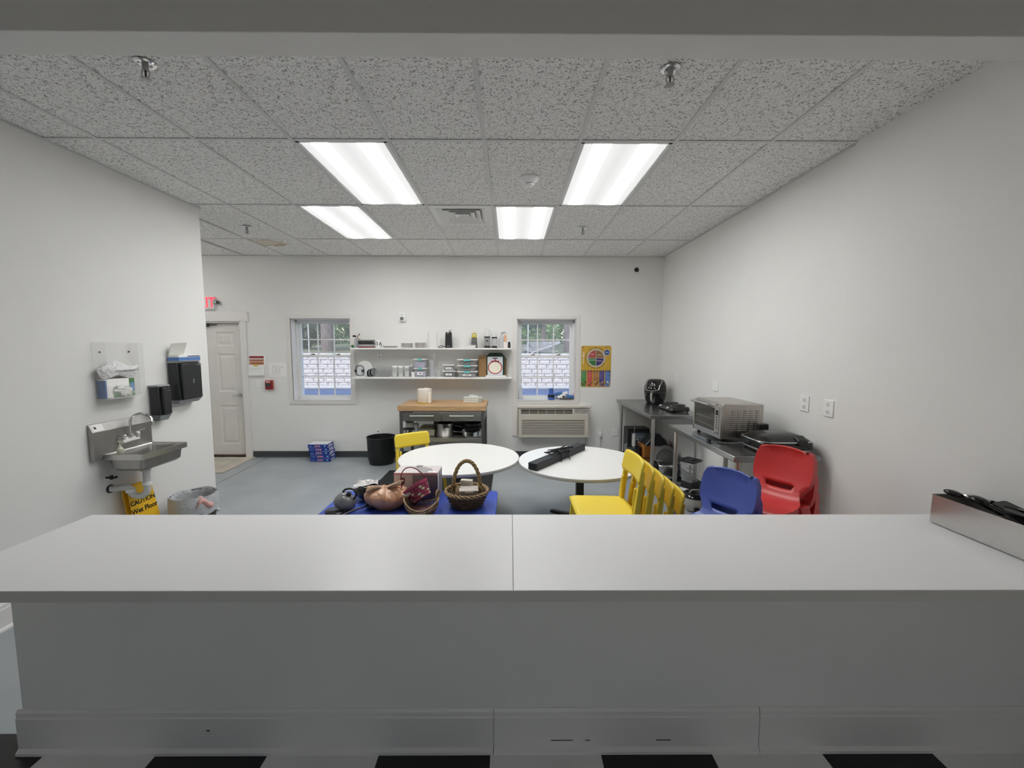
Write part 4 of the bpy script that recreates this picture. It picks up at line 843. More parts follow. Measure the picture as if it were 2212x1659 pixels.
def bullet(label,pa,pc,hb,hc,base):
    t,w=on('bullet_blender',label,'blender',pa,pc,1)
    b=B(); b.lathe([(w*(1.15 if base else 1),0),(w*1.1 if base else w,.02),(w*.8,.03)],n=22); b.obj('base',BLACK,t)
    b=B(); b.lathe([(w*.78,.028),(w*.92,hb*.6),(w*.95,hb)],n=22); b.obj('motor_body' if base else 'cup',mat('bullet_silver',(.46,.46,.46),.3,.6) if base else CLEARD,t)
    b=B(); b.lathe([(w*1.0,hb),(w*1.0,hb+.018),(w*.9,hb+.018)],n=22); b.obj('collar',BLACK,t)
    b=B(); b.lathe_open([(w*.88,hb+.018),(w*.82,hb+hc*.7),(w*.6,hb+hc*.95),(0,hb+hc)],n=22); b.obj('clear_cup',CLEAR,t)
    if base: b=B(); b.prism(circ(0,.10,.012,10),-w*.93,-w*.9,'xz'); b.obj('logo',BLACK,t); b=B(); b.tube([(w*.8,0,hb+.12),(w*1.25,0,hb+.09),(w*1.2,0,hb+.03),(w*.85,0,hb+.025)],.005,6); b.obj('handle',CLEARD,t)
bullet('bullet blender with silver motor base and tall clear cup',1046,1059,.145,.13,True)
bullet('clear bullet blender cup with black collar beside the silver one',1062,1074,.138,.095,False)
t,w=on('spray_bottle','clear wrapped bottle with a grey spray head at the right shelf end','bottle',1077,1091,1)
b=B(); b.lathe_open([(0,.001),(w*.9,.001),(w,.03),(w,.11),(w*.6,.165),(w*.35,.185),(w*.35,.2)],n=18); b.obj('bottle',CLEARD,t); b=B(); b.hexa([(-.008,-.012,.195),(.05,-.01,.205),(.05,.01,.205),(-.008,.012,.195),(-.016,-.012,.22),(.045,-.01,.238),(.045,.01,.238),(-.016,.012,.22)]); b.tube([(.05,0,.22),(.065,0,.212),(.07,0,.195)],.005,6); b.obj('spray_head',mat('spray_grey',(.42,.40,.42),.4),t,bevel=.004)
t,w=on('straw_packet','orange and white packet standing by the spray bottle','packet',1087,1096,1,SY-.05); b=B(); b.box(-w*.8,-.012,0,w*.8,.012,.085); b.obj('white_base',mat('packet_white',(.78,.70,.68),.5),t,bevel=.003); b=B(); b.box(-w*.55,-.008,.085,w*.6,.008,.185); b.obj('orange_straws',mat('packet_orange',(.72,.38,.22),.5,var=.3,vs=40,stretch=(6,1,.2)),t,bevel=.004)
t,w=on('pepper_mill','small black spice jar at the right end of the upper shelf','jar',1097,1103,1); b=B(); b.lathe([(w,0),(w,.05),(w*.8,.06)],n=16); b.obj('jar',mat('spice_dark',(.02,.018,.018),.3),t); b=B(); b.lathe([(w*.85,.06),(w*.85,.085),(w*.4,.088)],n=16); b.obj('cap',BLACK,t)
# --- lower shelf
t,w=on('salad_spinner_lid','white and grey round appliance lid standing at the left of the lower shelf','lid',767,800,0)
GL=mat('lid_grey_ring',(.17,.19,.20),.4)
b=B(); b.lathe([(.105,-.012),(.112,0),(.105,.012),(.0,.018)],c=(.02,.03,.118),axis='y',n=30); b.obj('disc',WHITE,t); b=B(); b.prism(rrect(-.07,.02,.02,.15,.042,8),-.05,.01,'xz'); b.obj('housing',mat('lid_pale',(.60,.62,.64),.4),t,bevel=.008)
b=B(); b.tube([(-.085,-.035,.06),(-.085,-.035,.10)]+[(-.03-.055*math.cos(a),-.035,.115+.045*math.sin(a)) for a in [PI*i/8 for i in range(9)]]+[(.025,-.035,.06)]+[(-.03+.055*math.cos(a),-.035,.05-.03*math.sin(a)) for a in [PI*i/6 for i in range(1,6)]],.011,8,closed=True); b.obj('ring_handle',GL,t); b=B(); b.box(-.1,-.06,.065,-.065,-.02,.105); b.box(.0,-.06,.065,.035,-.02,.105); b.obj('latch',DKGREY,t,bevel=.006)
b=B(); b.box(-.09,-.04,0,.05,.05,.01); b.obj('foot',WHITE,t,bevel=.003)
t,w=on('lid_rack','black lids leaning in a fan on the lower shelf','lids',796,812,0)
for k in range(4): b=B(); b.lathe([(.055,0),(.057,.006),(.04,.012),(0,.014)],n=20,axis='y',sx=1); o=b.obj('lid',[BLACK,GREY][k%2],t); o.location=(-.03+k*.02,0,.05+.006*k); o.rotation_euler=(0,R(25),R(60))
t,w=on('container_stack','tall stack of nested clear containers on the lower shelf','containers',813,845,0)
for k in range(7): b=B(); z=k*.026; b.hexa([(-w*.88,-.07,z),(w*.80,-.07,z),(w*.80,.07,z),(-w*.88,.07,z),(-w,-.08,z+.022),(w*.9,-.08,z+.022),(w*.9,.08,z+.022),(-w,.08,z+.022)]); b.obj('container',CLEAR,t,bevel=.003); 
b=B()
for k in range(7): b.box(-w-.002,-.083,k*.026+.0215,w*.92,-.08,k*.026+.0245)
b.obj('container_rim',mat('rim_pale',(.60,.62,.62),.3),t)
for i,(pa,pc) in enumerate(((848,859),(861,872),(874,885))):
    t,w=on('canister',['left clear canister with white lid on the lower shelf','middle clear canister with white lid on the lower shelf','right clear canister with white lid on the lower shelf'][i],'canister',pa,pc,0,group='three clear canisters on the lower shelf')
    b=B(); b.prism(rrect(-w,-w,w,w,.012),0,.13); b.obj('jar',CLEAR,t); b=B(); b.prism(rrect(-w*.9,-w*.9,w*.9,w*.9,.012),.002,[.065,.045,.08][i]); b.obj('contents',mat('pasta_%d'%i,[(.52,.55,.48),(.50,.56,.52),(.56,.56,.54)][i],.8),t); b=B(); b.prism(rrect(-w*.96,-w*.96,w*.96,w*.96,.012),.13,.155); b.obj('lid',WHITE,t,bevel=.004)
t,w=on('domed_jar','grey ribbed jar with a domed lid behind the white tub','jar',885,895,0,SY+.06); b=B(); b.lathe([(w,0),(w,.14)],n=20); b.obj('jar',CLEARD,t); b=B(); b.lathe([(w*1.15,.14),(w*.9,.165),(w*.4,.18),(0,.185)],n=20); b.obj('dome_lid',mat('dome',(.66,.66,.64),.3),t)
t,w=on('small_tub','small white lidded tub in front of the domed jar','tub',888,897,0,SY-.05); b=B(); b.lathe([(w*.8,0),(w*.95,.058)],n=20); b.obj('tub',WHITE,t); b=B(); b.lathe([(w*1.1,.058),(w*1.1,.066),(w*.9,.068)],n=20); b.obj('lid',WHITE,t)
def latchbox(label,pa,pc,zb,h,d,contents,lab,Y=SY,latch=True,group=None):
    t,w=on('storage_box',label,'box',pa,pc,0,Y,group); t.location.z+=zb; p=w*.90
    b=B(); b.hexa([(-p*.93,-d*.93,0),(p*.93,-d*.93,0),(p*.93,d*.93,0),(-p*.93,d*.93,0),(-p,-d,h-.012),(p,-d,h-.012),(p,d,h-.012),(-p,d,h-.012)]); b.obj('tub',CLEAR,t,bevel=.004)
    b=B(); b.box(-p*.84,-d*.84,.004,p*.84,d*.84,h*.72); b.obj('contents',contents,t,bevel=.01)
    b=B(); b.box(-w,-d-.01,h-.012,w,d+.01,h); b.obj('lid',WHITE,t,bevel=.003)
    if latch: b=B(); b.box(-w*.33,-d-.016,h-.026,w*.33,-d-.006,h+.003); b.obj('latch',TEAL,t,bevel=.003)
    if lab: b=B(); b.box(-w*.42,-d-.0015,h*.25,w*.42,-d+.002,h*.55); q=b.obj('paper_label',PAPER,t,smooth=False); b=B(); b.box(-w*.2,-d-.002,h*.36,w*.22,-d-.0012,h*.44); b.obj('label_ink',BLACK,q,smooth=False)
    return t
CP=mat('contents_lilac',(.36,.34,.48),.7,var=.4,vs=18,stretch=(1,1,6)); CD=mat('contents_dark',(.05,.048,.06),.6,var=.5,vs=20); CM=mat('contents_mixed',(.30,.27,.30),.6,col2=(.10,.09,.22),vs=16)
latchbox('lower clear box with teal latch and label, under a matching box',896,924,0,.128,.085,CP,True); latchbox('upper clear box with teal latch, stacked on a matching box',895,924,.1285,.130,.085,CP,False)
t,w=on('cup_tower','tall clear stack of plastic cups beside the shelf rod','cups',928,941,0)
b=B(); 
for k in range(6): b.lathe_open([(w*.8,k*.04),(w*.98,k*.04+.036),(w,k*.04+.04)],c=(-.004,0,0),n=18)
b.obj('cup_stack',CLEARD,t); b=B(); b.lathe_open([(w*.5,.24),(w*.65,.32),(w*.68,.335)],c=(.02,0,0),n=18); b.obj('top_cup',CLEAR,t)
t,w=on('clear_tumbler','single clear square tumbler on the lower shelf','cup',943,953,0); b=B(); b.hexa([(-w*.8,-w*.8,0),(w*.8,-w*.8,0),(w*.8,w*.8,0),(-w*.8,w*.8,0),(-w,-w,.11),(w,-w,.11),(w,w,.11),(-w,w,.11)]); b.obj('wall',CLEAR,t,bevel=.004); b=B(); b.box(-w-.002,-w-.002,.106,w+.002,w+.002,.112); b.obj('rim',CLEARD,t)
latchbox('lower small black food box with a white label on the lower shelf',955,986,0,.088,.06,BLACK,True,latch=False); latchbox('upper small food box stacked on the black labelled one',957,983,.089,.085,.055,mat('contents_grey',(.22,.25,.26),.6,var=.4,vs=20),True,latch=False)
for k,(lb,cm) in enumerate((('bottom clear latch box of three stacked on the lower shelf',CM),('middle clear latch box of three stacked on the lower shelf',CD),('top clear latch box of three stacked on the lower shelf',CD))): latchbox(lb,989,1032,k*.0845,.084,.11,cm,k==0,SY-.03)
BAM=mat('bamboo',(.36,.21,.085),.5,var=.18,vs=16,stretch=(1,1,5)); 
def board(name,label,pa,pc,h,Y,M,r_,notch=0,th=.014,z0=0):
    t,w=on(name,label,'cutting board',pa,pc,0,Y); t.location.z+=z0
    b=B(); pl=rrect(-w,0,w,h,r_,5) if not notch else [(-w,0),(w,0),(w,h-notch),(w-notch,h),(-w+notch,h),(-w,h-notch)]
    b.prism(pl,-th/2,th/2,'xz'); b.obj('board',M,t,bevel=.003); t.rotation_euler=(R(-5),0,0); return t,w
t,w=board('cutting_board','bamboo cutting board leaning on the lower shelf',1034,1056,.305,6.03,BAM,.018)
b=B(); b.prism(rrect(-w+.02,.26,-w+.07,.275,.007),-.0085,-.0068,'xz'); b.obj('groove',mat('bamboo_dark',(.2,.11,.04),.6),t)
t,w=board('cutting_board','brown board mostly hidden behind the green cutting board',1068,1094,.29,6.065,mat('board_brown',(.24,.13,.06),.6,var=.2,vs=20),.01,notch=.03)
b=B(); b.box(w-.012,-.0085,.02,w-.009,-.0068,.25); b.obj('groove',BAM,t)
t,w=board('cutting_board','dark green cutting board with clipped corners on the lower shelf',1051,1090,.345,6.03,mat('board_green',(.008,.055,.035),.45),.02,notch=.045); t.location.y-=.018
b=B(); b.prism(rrect(-.03,.315,.03,.328,.006),-.0085,-.0068,'xz'); b.obj('hand_slot',BLACK,t)
t,w=on('serving_tray','flat white tray on the shelf in front of the cutting boards','tray',1049,1093,0,SY-.09); b=B(); b.box(-w,-.055,0,w,.055,.02); b.obj('base',WHITE,t,bevel=.004); b=B(); b.box(-w*.92,-.045,.02,w*.92,.045,.026); b.obj('top',mat('tray_pale',(.76,.77,.78),.4),t,bevel=.002)
t,w=board('cutting_board','white cutting board with a red apple outline on the lower shelf',1053,1086,.262,5.965,mat('board_white',(.66,.68,.72),.4),.006,z0=.027)
AR=mat('apple_red',(.35,.02,.035),.45); AC=mat('apple_cream',(.80,.75,.64),.5)
b=B(); b.prism([(u,v*.92) for u,v in circ(0,.118,.104,40)],-.0084,-.0070,'xz'); b.prism(rrect(-.055,.185,.055,.205,.009),-.0084,-.0070,'xz'); b.prism([(-.005,.2),(.02,.2),(.0,.235),(-.008,.235)],-.0084,-.007,'xz'); b.obj('apple_outline',AR,t,smooth=False); b=B(); b.prism([(u,v*.9) for u,v in circ(0,.119,.090,40)],-.0092,-.0084,'xz'); b.obj('apple_inside',AC,t,smooth=False); b=B(); b.prism(rrect(-.037,.232,.037,.246,.006),-.0084,-.007,'xz'); b.obj('hand_slot',BLACK,t,smooth=False)
# --- right window sill
t=thing('blue_bottle','blue lidded bottle with a black band on the right window sill','bottle',(.62,YB+.03,.8725)); b=B(); b.lathe([(.048,0),(.05,.01),(.05,.04)],n=24); b.obj('base',mat('bottle_blue',(.06,.14,.48),.35),t); b=B(); b.lathe([(.051,.04),(.051,.075)],n=24); b.obj('band',BLACK,t); b=B(); b.lathe([(.05,.075),(.047,.09),(.036,.098),(.036,.165),(.03,.17)],n=24); b.obj('cap',mat('bottle_blue',(.06,.14,.48),.35),t)
t=thing('utensil_packet','plastic pack of wrapped cutlery rolls on the right window sill','packet',(.83,YB+.025,.8725)); FB=mat('pack_blue',(.05,.17,.42),.45)
b=B(); b.sph((0,.0,.02),(.13,.045,.022)); b.obj('tray',mat('pack_tray',(.10,.11,.12),.4),t)
for (x,z,a,M) in((-.06,.045,12,PAPER),(.07,.045,-4,FB),(-.02,.085,16,PAPER),(-.10,.088,10,FB)):
    b=B(); b.cyl((-.055,0,0),.028,.11,'x',14); o=b.obj('roll',M,t); o.location=(x,-.01 if z<.06 else 0,z); o.rotation_euler=(0,R(-a),0)
b=B(); b.prism(circ(-.03,.05,.016,14),-.041,-.0395,'xz'); b.obj('logo',BLACK,t)
b=B(); b.sph((.12,-.01,.06),(.018,.015,.035)); b.obj('pink_wrapper',mat('pink_wrap',(.72,.35,.40),.4),t)
t=thing('clear_bottle','clear plastic bottle at the left corner of the right window sill','bottle',(.165,YB+.03,.8725)); b=B(); b.lathe_open([(0,.001),(.036,.001),(.038,.01),(.038,.12),(.02,.15),(.014,.16),(.014,.19)],n=20); b.obj('bottle',CLEAR,t); b=B(); b.lathe([(.016,.19),(.016,.21),(.012,.212)],n=16); b.obj('cap',mat('cap_pale',(.66,.72,.76),.4),t)
# ================================================================ KITCHEN CART
t=thing('kitchen_cart','steel kitchen cart with a wooden top and two drawers','cart',(-.872,5.605,0))
OAK=mat('oak_top',(.50,.32,.17),.45,var=.14,vs=10,stretch=(.6,6,6))
b=B(); b.box(-.565,-.32,.832,.565,.32,.90); b.obj('wooden_top',OAK,t,bevel=.004)
CS=mat('cart_steel',(.13,.13,.13),.45,.7)
for x in(-.545,.51):
    for y in(-.31,.275): b=B(); b.box(x,y,0,x+.035,y+.035,.832); b.obj('leg',CS,t,bevel=.003)
b=B(); b.box(-.51,-.30,.82,.51,.30,.832); b.box(-.545,-.275,.70,-.53,.275,.83); b.box(.53,-.275,.70,.545,.275,.83); b.obj('frame',CS,t,smooth=False)
for k,(x0,x1) in enumerate(((-.508,-.003),(.003,.508))):
    b=B(); b.box(x0,-.312,.70,x1,-.295,.815); b.box(x0+.01,-.295,.71,x1-.01,.2,.715); d_=b.obj('drawer',mat('drawer_steel',(.22,.22,.215),.38,.9,var=.08,vs=10),t,smooth=False,bevel=.002)
    b=B(); xm=(x0+x1)/2; b.tube([(xm-.15,-.312,.772),(xm-.15,-.335,.772),(xm+.15,-.335,.772),(xm+.15,-.312,.772)],.006,8); b.obj('handle',mat('handle_pale',(.80,.80,.78),.4,.3),d_)
for z in(.455,.12): b=B(); b.box(-.51,-.30,z,.51,.30,z+.02); b.box(-.545,-.308,z-.025,.545,-.29,z+.018); b.obj('lower_shelf',STEEL,t,smooth=False)
CZ=.4755
t=thing('mixer','white and chrome stand mixer at the left of the cart shelf','mixer',(-1.315,5.42,CZ)); b=B(); b.lathe([(.05,0),(.07,.02),(.085,.08),(.088,.10)],n=22); b.obj('bowl',CHROME,t); b=B(); b.lathe([(.09,.10),(.09,.112),(.05,.116)],n=22); b.obj('bowl_ring',BLACK,t); b=B(); b.hexa([(-.05,-.05,.12),(.06,-.05,.12),(.06,.06,.12),(-.05,.06,.12),(-.05,-.05,.19),(.05,-.04,.2),(.05,.05,.2),(-.05,.05,.19)]); b.box(.055,-.04,.0,.11,.06,.18); b.obj('head',mat('mixer_white',(.60,.61,.62),.3),t,bevel=.02); b=B(); b.box(-.055,-.04,.195,.01,.02,.203); b.obj('knob',BLACK,t)
t=thing('bread_box','cream covered dish behind the yellow chair on the cart shelf','dish',(-1.095,5.52,CZ)); b=B(); b.hexa([(-.10,-.10,0),(.10,-.10,0),(.10,.10,0),(-.10,.10,0),(-.11,-.11,.09),(.11,-.11,.09),(.11,.11,.09),(-.11,.11,.09)]); b.obj('dish',mat('cream_dish',(.60,.55,.43),.4),t,bevel=.01); b=B(); b.hexa([(-.11,-.11,.09),(.11,-.11,.09),(.11,.11,.09),(-.11,.11,.09),(-.08,-.08,.135),(.08,-.08,.135),(.08,.08,.135),(-.08,.08,.135)]); b.obj('lid',mat('olive_lid',(.22,.21,.13),.4),t,bevel=.015)
t=thing('stock_pot','steel stock pot with black handles on the cart shelf','pot',(-.865,5.50,CZ)); b=B(); b.lathe_open([(0,.002),(.115,.002),(.122,.012),(.122,.165),(.125,.17),(.118,.17),(.118,.01),(0,.01)],n=36); b.obj('pot',STEEL,t); b=B(); b.lathe([(.124,.170),(.126,.176),(.07,.190),(0,.193)],n=36); b.obj('lid',BLACKG,t)
b=B(); b.box(.0,-.155,.128,.075,-.118,.148); b.cyl((0,0,.19),.02,.02,n=14); b.obj('handle',BLACK,t,bevel=.006)
t=thing('sauce_pan','black frying pan in the middle of the cart shelf','pan',(-.672,5.665,CZ)); b=B(); b.lathe_open([(0,.002),(.085,.002),(.10,.055),(.098,.055),(.083,.008),(0,.008)],n=28); b.obj('pan',BLACK,t); b=B(); b.tube([(0,.08,.05),(-.01,.0,.09),(.0,-.03,.10)],[.010,.012,.010],8); b.obj('handle',BLACK,t)
t=thing('frying_pan','shiny steel frying pan at the right of the cart shelf','pan',(-.495,5.45,CZ)); b=B(); b.lathe_open([(0,.002),(.12,.002),(.138,.02),(.145,.075),(.142,.075),(.134,.02),(.116,.008),(0,.008)],n=36); b.obj('pan',CHROME,t); b=B(); b.tube([(-.125,-.02,.055),(-.17,-.04,.062),(-.24,-.07,.075)],[.010,.008,.009],8,flat=.5); b.obj('handle',STEEL,t)
t=thing('pan_stack','two black pans stacked in the steel frying pan on the cart','pans',(-.492,5.452,CZ+.0765))
for z in(0,.056): b=B(); b.lathe_open([(0,z+.002),(.10,z+.002),(.122,z+.05),(.119,z+.05),(.097,z+.008),(0,z+.008)],n=28); b.obj('pan',BLACK,t)
b=B(); b.tube([(-.115,-.02,.04),(-.18,-.05,.07),(-.25,-.08,.085)],[.011,.012,.010],8); b.obj('handle',BLACK,t); b=B(); b.tube([(-.115,.02,.10),(-.20,.01,.115),(-.25,.0,.118)],[.010,.011,.010],8); b.obj('handle',BLACK,t)
t=thing('sheet_pan','black sheet pan standing at the back of the cart shelf','pan',(-.72,5.89,CZ)); b=B(); b.prism(rrect(-.36,0,.33,.215,.02),-.006,.0,'xz'); b.obj('panel',BLACK,t); b=B(); b.tube([(u,-.004,v) for u,v in rrect(-.36,0.006,.33,.215,.02)],.006,6,closed=True); b.obj('rim',BLACK,t)
t=thing('red_pot','dark red pot at the right end of the cart shelf','pot',(-.425,5.71,CZ)); b=B(); b.lathe([(.06,0),(.07,.01),(.07,.155),(.05,.165)],n=20); b.obj('pot',mat('pot_red',(.16,.012,.02),.3),t); b=B(); b.cyl((0,0,.165),.016,.02,n=12); b.obj('knob',BLACK,t)
# on the cart top
t=thing('paper_towel_roll','white paper towel roll on a yellow base on the cart','paper roll',(-1.145,5.58,.9005))
b=B(); b.lathe([(.105,0),(.105,.008),(.09,.010)],n=28); b.obj('yellow_base',mat('base_yellow',(.62,.42,.05),.4),t); b=B(); b.lathe([(.018,.012),(.092,.012),(.094,.015),(.094,.188),(.09,.192),(.02,.192)],n=32); b.obj('roll',mat('paper_warm',(.80,.76,.69),.8,bump=.2,bs=80),t); b=B(); b.grid(lambda u,v:(-.02+.075*u,-.01+.03*v,.193+.018*math.sin(PI*u)*(1-.4*v)),6,3); b.obj('loose_sheet',PAPER,t,solid=.002); b=B(); b.box(.055,-.09,.002,.098,-.04,.15); b.obj('loose_end',mat('paper_warm',(.80,.76,.69),.8),t,bevel=.01)
for k,(z,lb) in enumerate(((.9005,'lower white tissue box of the pair on the cart'),(.9325,'upper white tissue box with a tissue sticking out on the cart'))):
    t=thing('tissue_box',lb,'box',(-.51+.004*k,5.72,z)); b=B(); b.box(-.125,-.06,0,.125,.06,.031); b.obj('carton',mat('tissue_white',(.74,.75,.72),.5),t,bevel=.002); b=B(); b.box(-.125,-.0608,.022,.125,-.0598,.027); b.box(.08,-.0608,.003,.12,-.0598,.016); b.obj('green_print',mat('tissue_green',(.22,.28,.24),.5),t)
    if k: b=B(); b.grid(lambda u,v:(-.06+.13*u,.02*math.sin(7*u)+.02*(v-.5),.03+.035*v*(1-.6*abs(u-.4))+.006*math.sin(20*u)),12,4); b.obj('tissue',clear('tissue_film',(.80,.82,.80),.5,.8),t)
# ================================================================ REAM BOXES, TRASH CAN, MAT
RB=mat('ream_blue',(.012,.045,.30),.45); RW=mat('ream_white',(.74,.75,.78),.5)
RL=['bottom','second','third','fourth','top']
for k in range(5):
    ox=[-.0,.0,-.012,-.022,-.03][k]
    t=thing('paper_ream',f'{RL[k]} blue ream of paper in the stack by the back wall','ream',(-2.735+ox,6.0,.051*k),R([0,2,-1,3,0][k]),'blue paper reams by the back wall')
    b=B(); b.box(-.14,-.105,0,.14,.108,.0495); b.obj('wrapper',RB,t,bevel=.003); b=B(); b.box(-.138,-.103,.0492,.138,.106,.0503); b.obj('top_label',RW,t,smooth=False)
    b=B()
    for x in(-.03,.0,.03): b.prism(circ(x,.024,.0125,14),-.1062,-.105,'xz')
    b.obj('pink_dots',mat('ream_pink',(.70,.30,.30),.5),t,smooth=False); b=B(); b.prism(circ(.105,.025,.013,14),-.1062,-.105,'xz'); b.box(-.125,-.106,.018,-.075,-.105,.024); b.obj('blue_mark',mat('ream_cyan',(.22,.45,.70),.5),t,smooth=False)
    b=B(); b.box(.1402,-.06,.012,.1408,.06,.032); b.obj('side_print',RW,t,smooth=False)
t=thing('trash_can','round black plastic trash can by the back wall','trash can',(-1.83,5.84,0))
b=B(); b.lathe_open([(0,.004),(.166,.004),(.167,.06),(.182,.062),(.195,.375),(.198,.385),(.190,.385),(.162,.012),(0,.012)],n=40); b.obj('body',mat('can_black',(.007,.008,.009),.5),t); b=B(); b.lathe_open([(.191,.372),(.200,.374),(.201,.386),(.190,.388)],n=40); b.obj('rim',BLACK,t)
t=thing('floor_mat','large black rubber mat on the floor under the round table','mat',(-.91,4.75,0)); b=B(); b.box(-.69,-.70,0,.69,.70,.010); b.obj('mat',mat('rubber',(.012,.013,.014),.7,bump=.5,bs=90),t,bevel=.004); b=B()
for (x0,y0,x1,y1) in((-.70,-.71,-.685,.71),(.685,-.71,.70,.71),(-.70,.695,.70,.71),(-.70,-.71,.70,-.695)): b.box(x0,y0,0,x1,y1,.005)
b.obj('edging',mat('rubber_edge',(.05,.05,.05),.6),t)
# ================================================================ ROUND TABLES
def rtable(label,x,y):
    t=thing('round_table',label,'table',(x,y,0),0,'white round pedestal tables'); r_=.578
    b=B(); b.lathe([(0,.562),(r_-.003,.562),(r_,.565),(r_,.587),(r_-.002,.590),(0,.590)],n=72,m=0); o=b.obj('tabletop',LAMT,t); 
    b=B(); b.lathe_open([(r_+.0003,.564),(r_+.0012,.566),(r_+.0012,.5865),(r_+.0003,.588)],n=72); b.obj('edge_band',EDGE,t)
    b=B(); b.box(-.035,-.035,.02,.035,.035,.55); b.obj('pedestal',BLACK,t,bevel=.006); b=B(); b.box(-.2,-.03,.552,.2,.03,.562); b.box(-.03,-.2,.552,.03,.2,.562); b.obj('mount_plate',BLACK,t)
    for a in range(4):
        b=B(); b.hexa([(.02,-.035,.0),(.34,-.025,.0),(.34,.025,.0),(.02,.035,.0),(.02,-.03,.06),(.34,-.02,.022),(.34,.02,.022),(.02,.03,.06)]); o=b.obj('foot',BLACK,t,bevel=.005); o.rotation_euler=(0,0,R(45+90*a))
rtable('white round table on the left behind the blue table',-.487,3.965); rtable('white round table on the right carrying the soundbar',.664,3.835)
t=thing('soundbar','black soundbar with tangled cables on the right round table','soundbar',(.472,3.884,.5905),math.atan2(.754,.554))
SBM=mat('soundbar_black',(.018,.019,.020),.5,bump=.2,bs=300,bd=.001)
b=B(); b.box(-.465,-.045,.004,.465,.045,.066); b.obj('body',SBM,t,bevel=.006); b=B(); b.box(-.46,-.046,.004,.46,-.0445,.060); b.obj('grille',mat('soundbar_grille',(.03,.031,.033),.6,bump=.5,bs=700,bd=.001),t,smooth=False)
random.seed(9)
for k in range(3):
    b=B(); pts=[]
    for i in range(15): a=i*1.25+k; pts.append((-.02+.13*math.sin(a*.7+k)+.03*k,.02+.075*math.cos(a*.9)*(1 if i%2 else .6)-.02*k,.071+.012*abs(math.sin(a*1.7))+.008*k))
    b.tube(pts,.0045,6); b.obj('cable',BLACK,t)
b=B(); b.tube([(-.05,-.03,.075),(-.06,-.052,.06),(-.06,-.06,.015),(-.09,-.075,.006)],.004,6); b.tube([(.06,-.03,.075),(.07,-.052,.05),(.075,-.07,.006),(.03,-.10,.006)],.004,6); b.obj('cable',BLACK,t); b=B(); b.box(-.03,-.03,.067,.0,.0,.088); b.box(.10,-.056,.045,.135,-.045,.06); b.obj('connector',BLACK,t,bevel=.003)
# ================================================================ YELLOW CHAIRS
def mk_yellow(label,loc,rz,group=None):
    t=thing('yellow_chair',label,'chair',loc,rz,group)
    # seat, gently dished
    def seat(u,v):
        x=-.19+.40*u; hw_=.185+.018*u-.05*max(0,.22-u)-.03*max(0,u-.9)*3; y=(v-.5)*2*hw_
        return (x,y,.33-.012*math.sin(PI*u)*(1-(2*v-1)**2)-.03*max(0,u-.9)*6*.05*10-.0)
    b=B(); b.grid(seat,14,12); b.obj('seat',YEL,t,solid=.016,bevel=.0)
    # apron under the seat
    b=B(); b.box(-.17,-.18,.295,-.155,.18,.322); b.box(.165,-.185,.285,.18,.185,.320); b.box(-.16,-.19,.295,.17,-.175,.322); b.box(-.16,.175,.295,.17,.19,.322); b.obj('apron',YEL,t,bevel=.004)
    # curved back panel with rounded corners
    def back(u,v):
        y=(u-.5)*2*.205; z=.545+.15*v; e=abs(2*u-1)
        c=.03
        if e>1-c/.205:
            k=(e-(1-c/.205))/(c/.205); m_=c*(1-math.sqrt(max(0,1-k*k))); z=min(max(z,.545+m_),.695-m_)
        return (-.212+.030*e**2-.055*v*.5,y,z)
    b=B(); b.grid(back,22,8); b.obj('backrest',YEL,t,solid=.014,ang=50)
    for s in(-1,1):
        b=B(); b.tube([(-.215,s*.195,0),(-.195,s*.188,.20),(-.178,s*.182,.34),(-.186,s*.182,.42),(-.200,s*.178,.52),(-.216,s*.172,.63)],[.017,.019,.021,.021,.020,.015],4,flat=1.25); b.obj('rear_leg',YEL,t,bevel=.003)
        b=B(); b.tube([(.205,s*.205,0),(.19,s*.195,.18),(.175,s*.182,.318)],[.015,.018,.022],4,flat=1.25); b.obj('front_leg',YEL,t,bevel=.003)
    b=B()
    for s in(-1,1): b.sph((-.178,s*.150,.50),(.012,.014,.016),10,6); b.tube([(-.17,s*.150,.325),(-.172,s*.150,.44),(-.178,s*.150,.50)],[.014,.013,.012],8)
    b.obj('back_strut',YEL,t)
    return t
yc=mk_yellow('single yellow chair pushed up behind the left round table',(-.966,4.42,0),R(-53))
NM=['topmost yellow chair of the stack, its seat showing','second yellow chair from the top of the stack','third yellow chair from the top of the stack','fourth yellow chair from the top of the stack','bottom yellow chair of the stack']
for k in range(5):
    c=dup(yc,loc=(.656+.066*k,2.825-.003*k,.21-.0525*k),rz=PI,label=NM[k]); c['group']='stacked yellow chairs'
